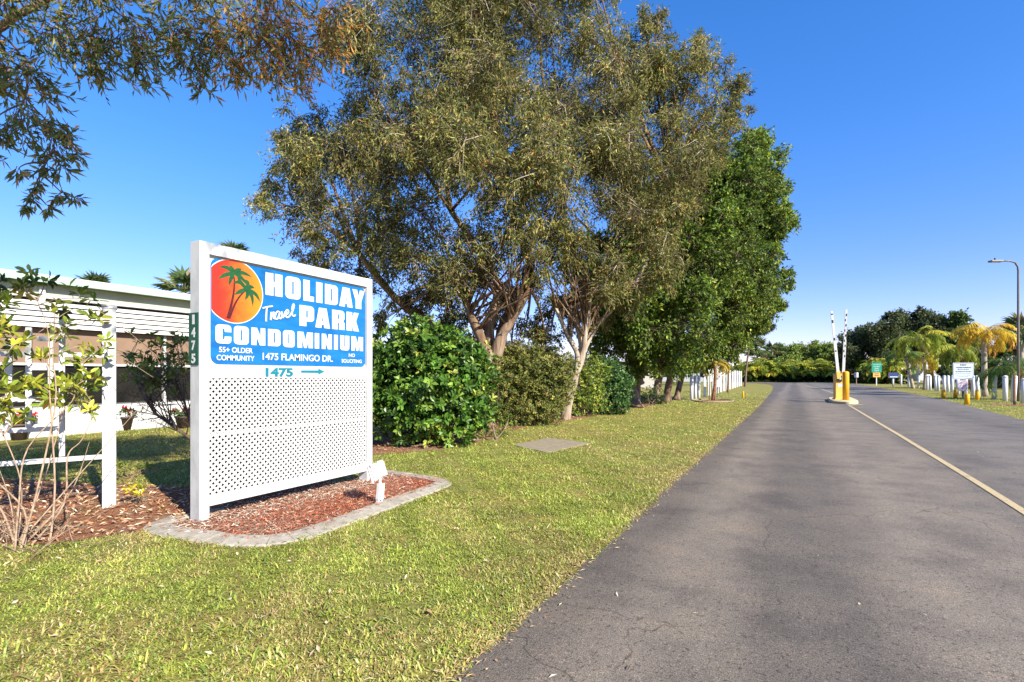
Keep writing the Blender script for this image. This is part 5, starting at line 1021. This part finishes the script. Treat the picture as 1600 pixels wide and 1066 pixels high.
# no trespassing sign
CAMD = math.atan2(-SA, CA)
def board_sign(name, px_, d, label, cat='sign'):
    loc = GD(px_, d); t = thing(name, loc, label, cat); return t, loc
d = 28.8; t, loc = board_sign('warning_sign', 1504.5, d, 'white no trespassing board with dark lettering on a dark green post, among yellow stubs')
q0, q1 = P(1490.3, 567, d), P(1518, 593, d); SMx = Matrix.Translation(loc) @ Matrix.Rotation(math.radians(14), 4, 'Z'); hw = (1518 - 1490.3) / FPX * d / 2
bd = MB().box(-hw, hw, -.045, -.03, q1[2], q0[2], .004, SMx).build('sign_board', M['signface'], t)
MB().box(-.04, .04, -.03, .03, -.1, q0[2] - .05, .004, SMx).build('post', M['greenpost'], t)
def sgn_text(txt, cx, cz, w, h, mat, parent, yo, bold=.02): return write(txt, cx - w / 2, cx + w / 2, cz - h / 2, cz + h / 2, mat, SMx @ facing_my(0, yo, 0), parent, 'lettering', bold, .002)
H_ = q0[2] - q1[2]; zt = q0[2]
fr_ = MB().box(-hw + .03, hw - .03, -.0475, -.0465, zt - .045, zt - .03, 0, SMx).box(-hw + .03, hw - .03, -.0475, -.0465, q1[2] + .03, q1[2] + .045, 0, SMx).box(-hw + .03, -hw + .045, -.0475, -.0465, q1[2] + .045, zt - .045, 0, SMx).box(hw - .045, hw - .03, -.0475, -.0465, q1[2] + .045, zt - .045, 0, SMx).build('sign_border', M['ink'], t)
sgn_text('NO', 0, zt - .13 * H_, .30 * hw * 2 / 1.0, .085, M['ink'], t, -.048, .05); sgn_text('TRESPASSING', 0, zt - .285 * H_, 1.52 * hw, .07, M['ink'], t, -.048, .03)
ln = MB()
def scribble(mb, w, z, h):
    x_ = -w / 2
    while x_ < w / 2:
        l_ = random.uniform(.03, .08); mb.box(x_, min(x_ + l_, w / 2), -.0478, -.0468, z - h / 2, z + h / 2 * random.uniform(.5, 1), 0, SMx); x_ += l_ + random.uniform(.012, .03)
for fz, w_, h_ in ((.41, 1.1, .05), (.53, 1.5, .055), (.64, 1.5, .022), (.74, 1.5, .02), (.83, .9, .02)): scribble(ln, w_ * hw, zt - fz * H_, h_)
ln.build('small_print', M['ink'], t)
z0_, z1_ = P(1503, 611, d)[2], P(1503, 594.5, d)[2]
MB().box(-.24, .20, -.045, -.032, z0_, z1_, .003, SMx).build('notice', M['paper'], t)
ln = MB()
for i in range(5): scribble(ln, .3, z1_ - .09 - i * .09, .03)
ln.build('small_print', M['paleink'], t)
# green sign with yellow plate
d = 69; t, loc = board_sign('green_sign', 1369.5, d, 'green road-side sign with a yellow plate below it, against the dark far hedge'); SMx = Matrix.Translation(loc) @ Matrix.Rotation(math.radians(14), 4, 'Z')
MB().box(-.57, .57, -.06, -.04, P(0, 582, d)[2], P(0, 567, d)[2], .005, SMx).build('sign_board', M['signgreen'], t); MB().box(-.42, .42, -.06, -.04, P(0, 589.5, d)[2], P(0, 582.4, d)[2], .005, SMx).build('yellow_plate', M['yellow_pale'], t)
MB().box(-.05, .05, -.04, .04, -.1, 2.7, .004, SMx).build('post', M['post_white'], t)
ln = MB(); ztp = P(0, 567, d)[2]
for i, (w_, h_) in enumerate(((.8, .1), (.7, .12), (.5, .16), (.5, .16))): 
    x_ = -w_ / 2
    while x_ < w_ / 2: l_ = random.uniform(.08, .16); ln.box(x_, x_ + l_, -.066, -.0615, ztp - .22 - i * .27 - h_ / 2, ztp - .22 - i * .27 + h_ / 2, 0, SMx); x_ += l_ + .05
ln.build('small_print', M['fascia'], t)
ln = MB(); zy = P(0, 582.4, d)[2]
for i in range(2): ln.box(-.25, .25, -.066, -.0615, zy - .2 - i * .22, zy - .12 - i * .22, 0, SMx)
ln.build('plate_print', M['ink'], t)
# navy sign on short post
d = 61.5; t, loc = board_sign('navy_sign', 1395.5, d, 'small navy blue sign with pale lower strip fixed on a short white post'); SMx = Matrix.Translation(loc) @ Matrix.Rotation(math.radians(14), 4, 'Z')
MB().box(-.52, .50, -.15, -.115, P(0, 590.8, d)[2], P(0, 582.2, d)[2], .006, SMx).build('sign_board', M['signblue'], t); MB().box(-.40, .40, -.158, -.151, P(0, 589.8, d)[2], P(0, 588.2, d)[2], 0, SMx).build('pale_strip', M['signface'], t)
MB().box(-.53, -.48, -.16, -.11, P(0, 591, d)[2] - .01, P(0, 582, d)[2], 0, SMx).build('side_strip', M['rust'], t)
# rusty post at right edge
t = thing('rusty_post', G(1585, 633), 'thin rust-brown post with dark foot at the right edge, in front of a white post', 'post'); q = G(1585, 633)
MB().box(q[0] - .035, q[0] + .035, q[1] - .035, q[1] + .035, .18, 1.36, .006).build('post_shaft', M['rust'], t); MB().box(q[0] - .04, q[0] + .04, q[1] - .04, q[1] + .04, -.1, .18, .006).build('post_foot', M['black'], t)
mp = MB(); ring = [(q[0] + .2 + 1.2 * math.cos(a), q[1] + 1.0 * math.sin(a)) for a in np.linspace(0, 2 * math.pi, 24, endpoint=False)]; mp.add([(x, y, .010) for x, y in ring], [list(range(24))]); tag(mp.build('planting_bed', M['mulch']), kind='structure')
# metal pipe beside posts
t = thing('metal_pipe', G(1418.6, 604.5), 'bare grey metal pipe with bent top beside a white post in the distance', 'pipe'); q = G(1418.6, 604.5)
MB().tube([q, q + np.array([0, 0, 2.3]), q + np.array([-.25, 0, 2.75])], .045, 8).build('pipe', M['signface'], t)
# street lamp
lx = GD(1591, 26.2); t = thing('street_lamp', lx, 'dark slender street lamp with curved top and flat head reaching left', 'street lamp'); zt = P(0, 408, 26.2)[2]; rt_ = np.array((CA, SA, 0)); 
pt = [lx + np.array([0, 0, -.1]), lx + np.array([0, 0, zt * .5]), lx + np.array([0, 0, zt - .5]), lx + np.array([0, 0, zt - .28]) - rt_ * .03, lx + np.array([0, 0, zt - .08]) - rt_ * .16, lx + np.array([0, 0, zt]) - rt_ * .42, lx + np.array([0, 0, zt]) - rt_ * .95]
MB().tube(pt, [.062, .055, .045, .042, .04, .04, .036], 12).build('pole', M['grey_metal'], t, True)
LMx = Matrix.Translation(lx - rt_ * 1.12 + np.array([0, 0, zt - .01])) @ Matrix.Rotation(AL, 4, 'Z')
hd = MB().box(-.30, .30, -.13, .13, -.05, .04, .03, LMx).build('lamp_head', M['grey_metal'], t); MB().box(-.24, .12, -.09, .09, -.058, -.048, .004, LMx).build('lens', M['signface'], t)
MB().lathe([(.035, .03), (.035, .14), (.02, .16), (.004, .165)], 0, 0, 12).build('light_sensor', M['black'], t).matrix_basis = t.matrix_basis.inverted() @ LMx @ Matrix.Translation((-.05, 0, 0))
for ch in t.children:
    if ch.name.startswith('light_sensor'): ch.matrix_parent_inverse = Matrix()
# mailbox right of bollard, in the distance
t = thing('mailbox', GD(1338, 78), 'small white mailbox with red flag in the dark beyond the bollard', 'mailbox'); q = GD(1338, 78); LMx = Matrix.Translation(q) @ Matrix.Rotation(AL, 4, 'Z')
MB().box(-.16, .16, -.28, .28, 1.0, 1.75, .08, LMx).build('box', M['white'], t); MB().box(-.05, .05, -.05, .05, -.1, 1.0, .004, LMx).build('post', M['bark_dark'], t); MB().box(-.75, -.17, -.03, .03, 1.45, 1.55, .004, LMx).build('flag', M['rust'], t)

# ------------------------------------------------------------------ white palisade on the left
pp = None
ordp = ['first', 'second', 'third']
for i, px_ in enumerate((1080.6, 1086.2, 1091.8)):
    loc = GD(px_, 27.5 + i * 1.5); lab = ('nearest low white post left of the young palm', 'middle low white post left of the young palm', 'farthest low white post left of the young palm')[i]
    dup(p0, loc, 0, (.85, .85, 1.0), lab)['group'] = 'low white posts by the young palm'
t0 = thing('palisade_board', (0, 0, 0), 'x', 'fence board', 'tall white palisade boards on the left verge')
o_ = MB().box(-.09, .09, -.04, .04, -.1, 1.72, .008).box(-.10, .10, -.05, .05, 1.72, 1.76, .01).build('board', M['post_white'], None); o_.parent = t0
cnt = ['nearest', 'second', 'third', 'fourth', 'fifth', 'sixth', 'seventh', 'eighth', 'ninth', 'tenth', 'eleventh', 'twelfth', 'farthest']
for i in range(13):
    y_ = 33.5 + i * 2.4 + i * i * .07; x_ = -4.72 - .029 * (y_ - 33); lab = 'tall white palisade board behind the young palm, %s in its row' % cnt[i] if i not in (0, 12) else 'tall white palisade board, %s in the row on the left verge' % cnt[i]
    if i == 0: t0.location = (x_, y_, 0); t0.rotation_euler = (0, 0, R(25)); t0['label'] = lab; t0.scale = (.8, 1, 1)
    else: dup(t0, (x_, y_, 0), R(25), (.85, 1, 1.0 + .005 * i), lab)
bx_ = thing('utility_box', GD(1121, 31), 'grey utility box fixed low beside a white post behind the young palm', 'box'); q = GD(1121, 31); LMx = Matrix.Translation(q) @ Matrix.Rotation(AL * .5, 4, 'Z')
MB().box(-.22, .22, -.12, .12, .62, 1.18, .02, LMx).build('cabinet', M['signface'], bx_); MB().box(-.03, .03, -.03, .03, -.1, .62, .004, LMx).build('leg', M['grey_metal'], bx_)
# ------------------------------------------------------------------ homes seen through gaps
def home(x0, x1, y0, y1, h, hr, label, wall, roof, axis='y'):
    t = thing('cottage', ((x0 + x1) / 2, (y0 + y1) / 2, 0), label, 'house', 'small homes behind the trees'); MB().box(x0, x1, y0, y1, 0, h, 0).build('wall', wall, t); e = .35; rm = MB()
    if axis == 'y':
        xm = (x0 + x1) / 2; V = [(x0 - e, y0 - e, h), (x1 + e, y0 - e, h), (xm, y0 - e, hr), (x0 - e, y1 + e, h), (x1 + e, y1 + e, h), (xm, y1 + e, hr)]
    else:
        ym = (y0 + y1) / 2; V = [(x0 - e, y0 - e, h), (x0 - e, y1 + e, h), (x0 - e, ym, hr), (x1 + e, y0 - e, h), (x1 + e, y1 + e, h), (x1 + e, ym, hr)]
    rm.add(V, [np.array([[0, 1, 2], [3, 5, 4]]), np.array([[0, 3, 4, 1], [1, 4, 5, 2], [0, 2, 5, 3]])]); rm.build('roof', roof, t)
    for i in range(4):
        yy_ = y0 + (i + .5) * (y1 - y0) / 4; f_ = MB().box(x1, x1 + .03, yy_ - .55, yy_ + .55, 1.0, 2.0, .004).build('window', M['glass'], t); MB().box(x1 + .03, x1 + .05, yy_ - .6, yy_ + .6, .94, 1.0, .003).build('sill', M['white'], t)
        xx_ = x0 + (i + .5) * (x1 - x0) / 4; MB().box(xx_ - .4, xx_ + .4, y0 - .03, y0, 1.0, 2.0, .004).build('window', M['glass'], t)
    return t
M['roof_dark'] = simple('dark_grey_shingle', (.07, .075, .085), (.11, .115, .12), 8, .85, .2)
home(-20, -13.5, 22, 32, 2.5, 3.6, 'low home with dark grey roof glimpsed between the two paperbark trunks', M['siding_olive'], M['roof_dark'])
M['beige'] = simple('beige_siding', (.36, .33, .28), (.30, .28, .24), 3, .7)
home(-22, -13, 44, 56, 2.5, 3.2, 'pale home partly visible behind the tree trunks, left of the white palisade', M['beige'], M['roof'])
home(-26, -16, 118, 128, 2.6, 3.6, 'distant pale home in the gap left of the far hedge', M['siding'], M['roof'])
# camper behind the right palms
tq = GD(1466, 78); t = thing('travel_trailer', tq, 'white travel trailer half hidden behind the palms and white posts on the right', 'trailer'); LMx = Matrix.Translation(tq) @ Matrix.Rotation(R(20), 4, 'Z')
MB().box(-3.2, 3.2, -1.2, 1.2, .5, 2.9, .22, LMx).build('body', M['white'], t)
for x_ in (-2, 0, 2): MB().box(x_ - .5, x_ + .5, -1.22, -1.195, 1.5, 2.2, .01, LMx).build('window', M['glass'], t)
MB().box(-.5, .5, -.4, .4, 2.9, 3.2, .06, LMx).build('roof_unit', M['white'], t)
for x_ in (-.5, .5):
    wm = MB(); wm.tube([(x_, -1.15, .35), (x_, -.9, .35)], .35, 16); o_ = wm.build('wheel', M['black'], None); o_.parent = t; o_.matrix_basis = t.matrix_basis.inverted() @ LMx
SC.render.resolution_x = 1024; SC.render.resolution_y = 682
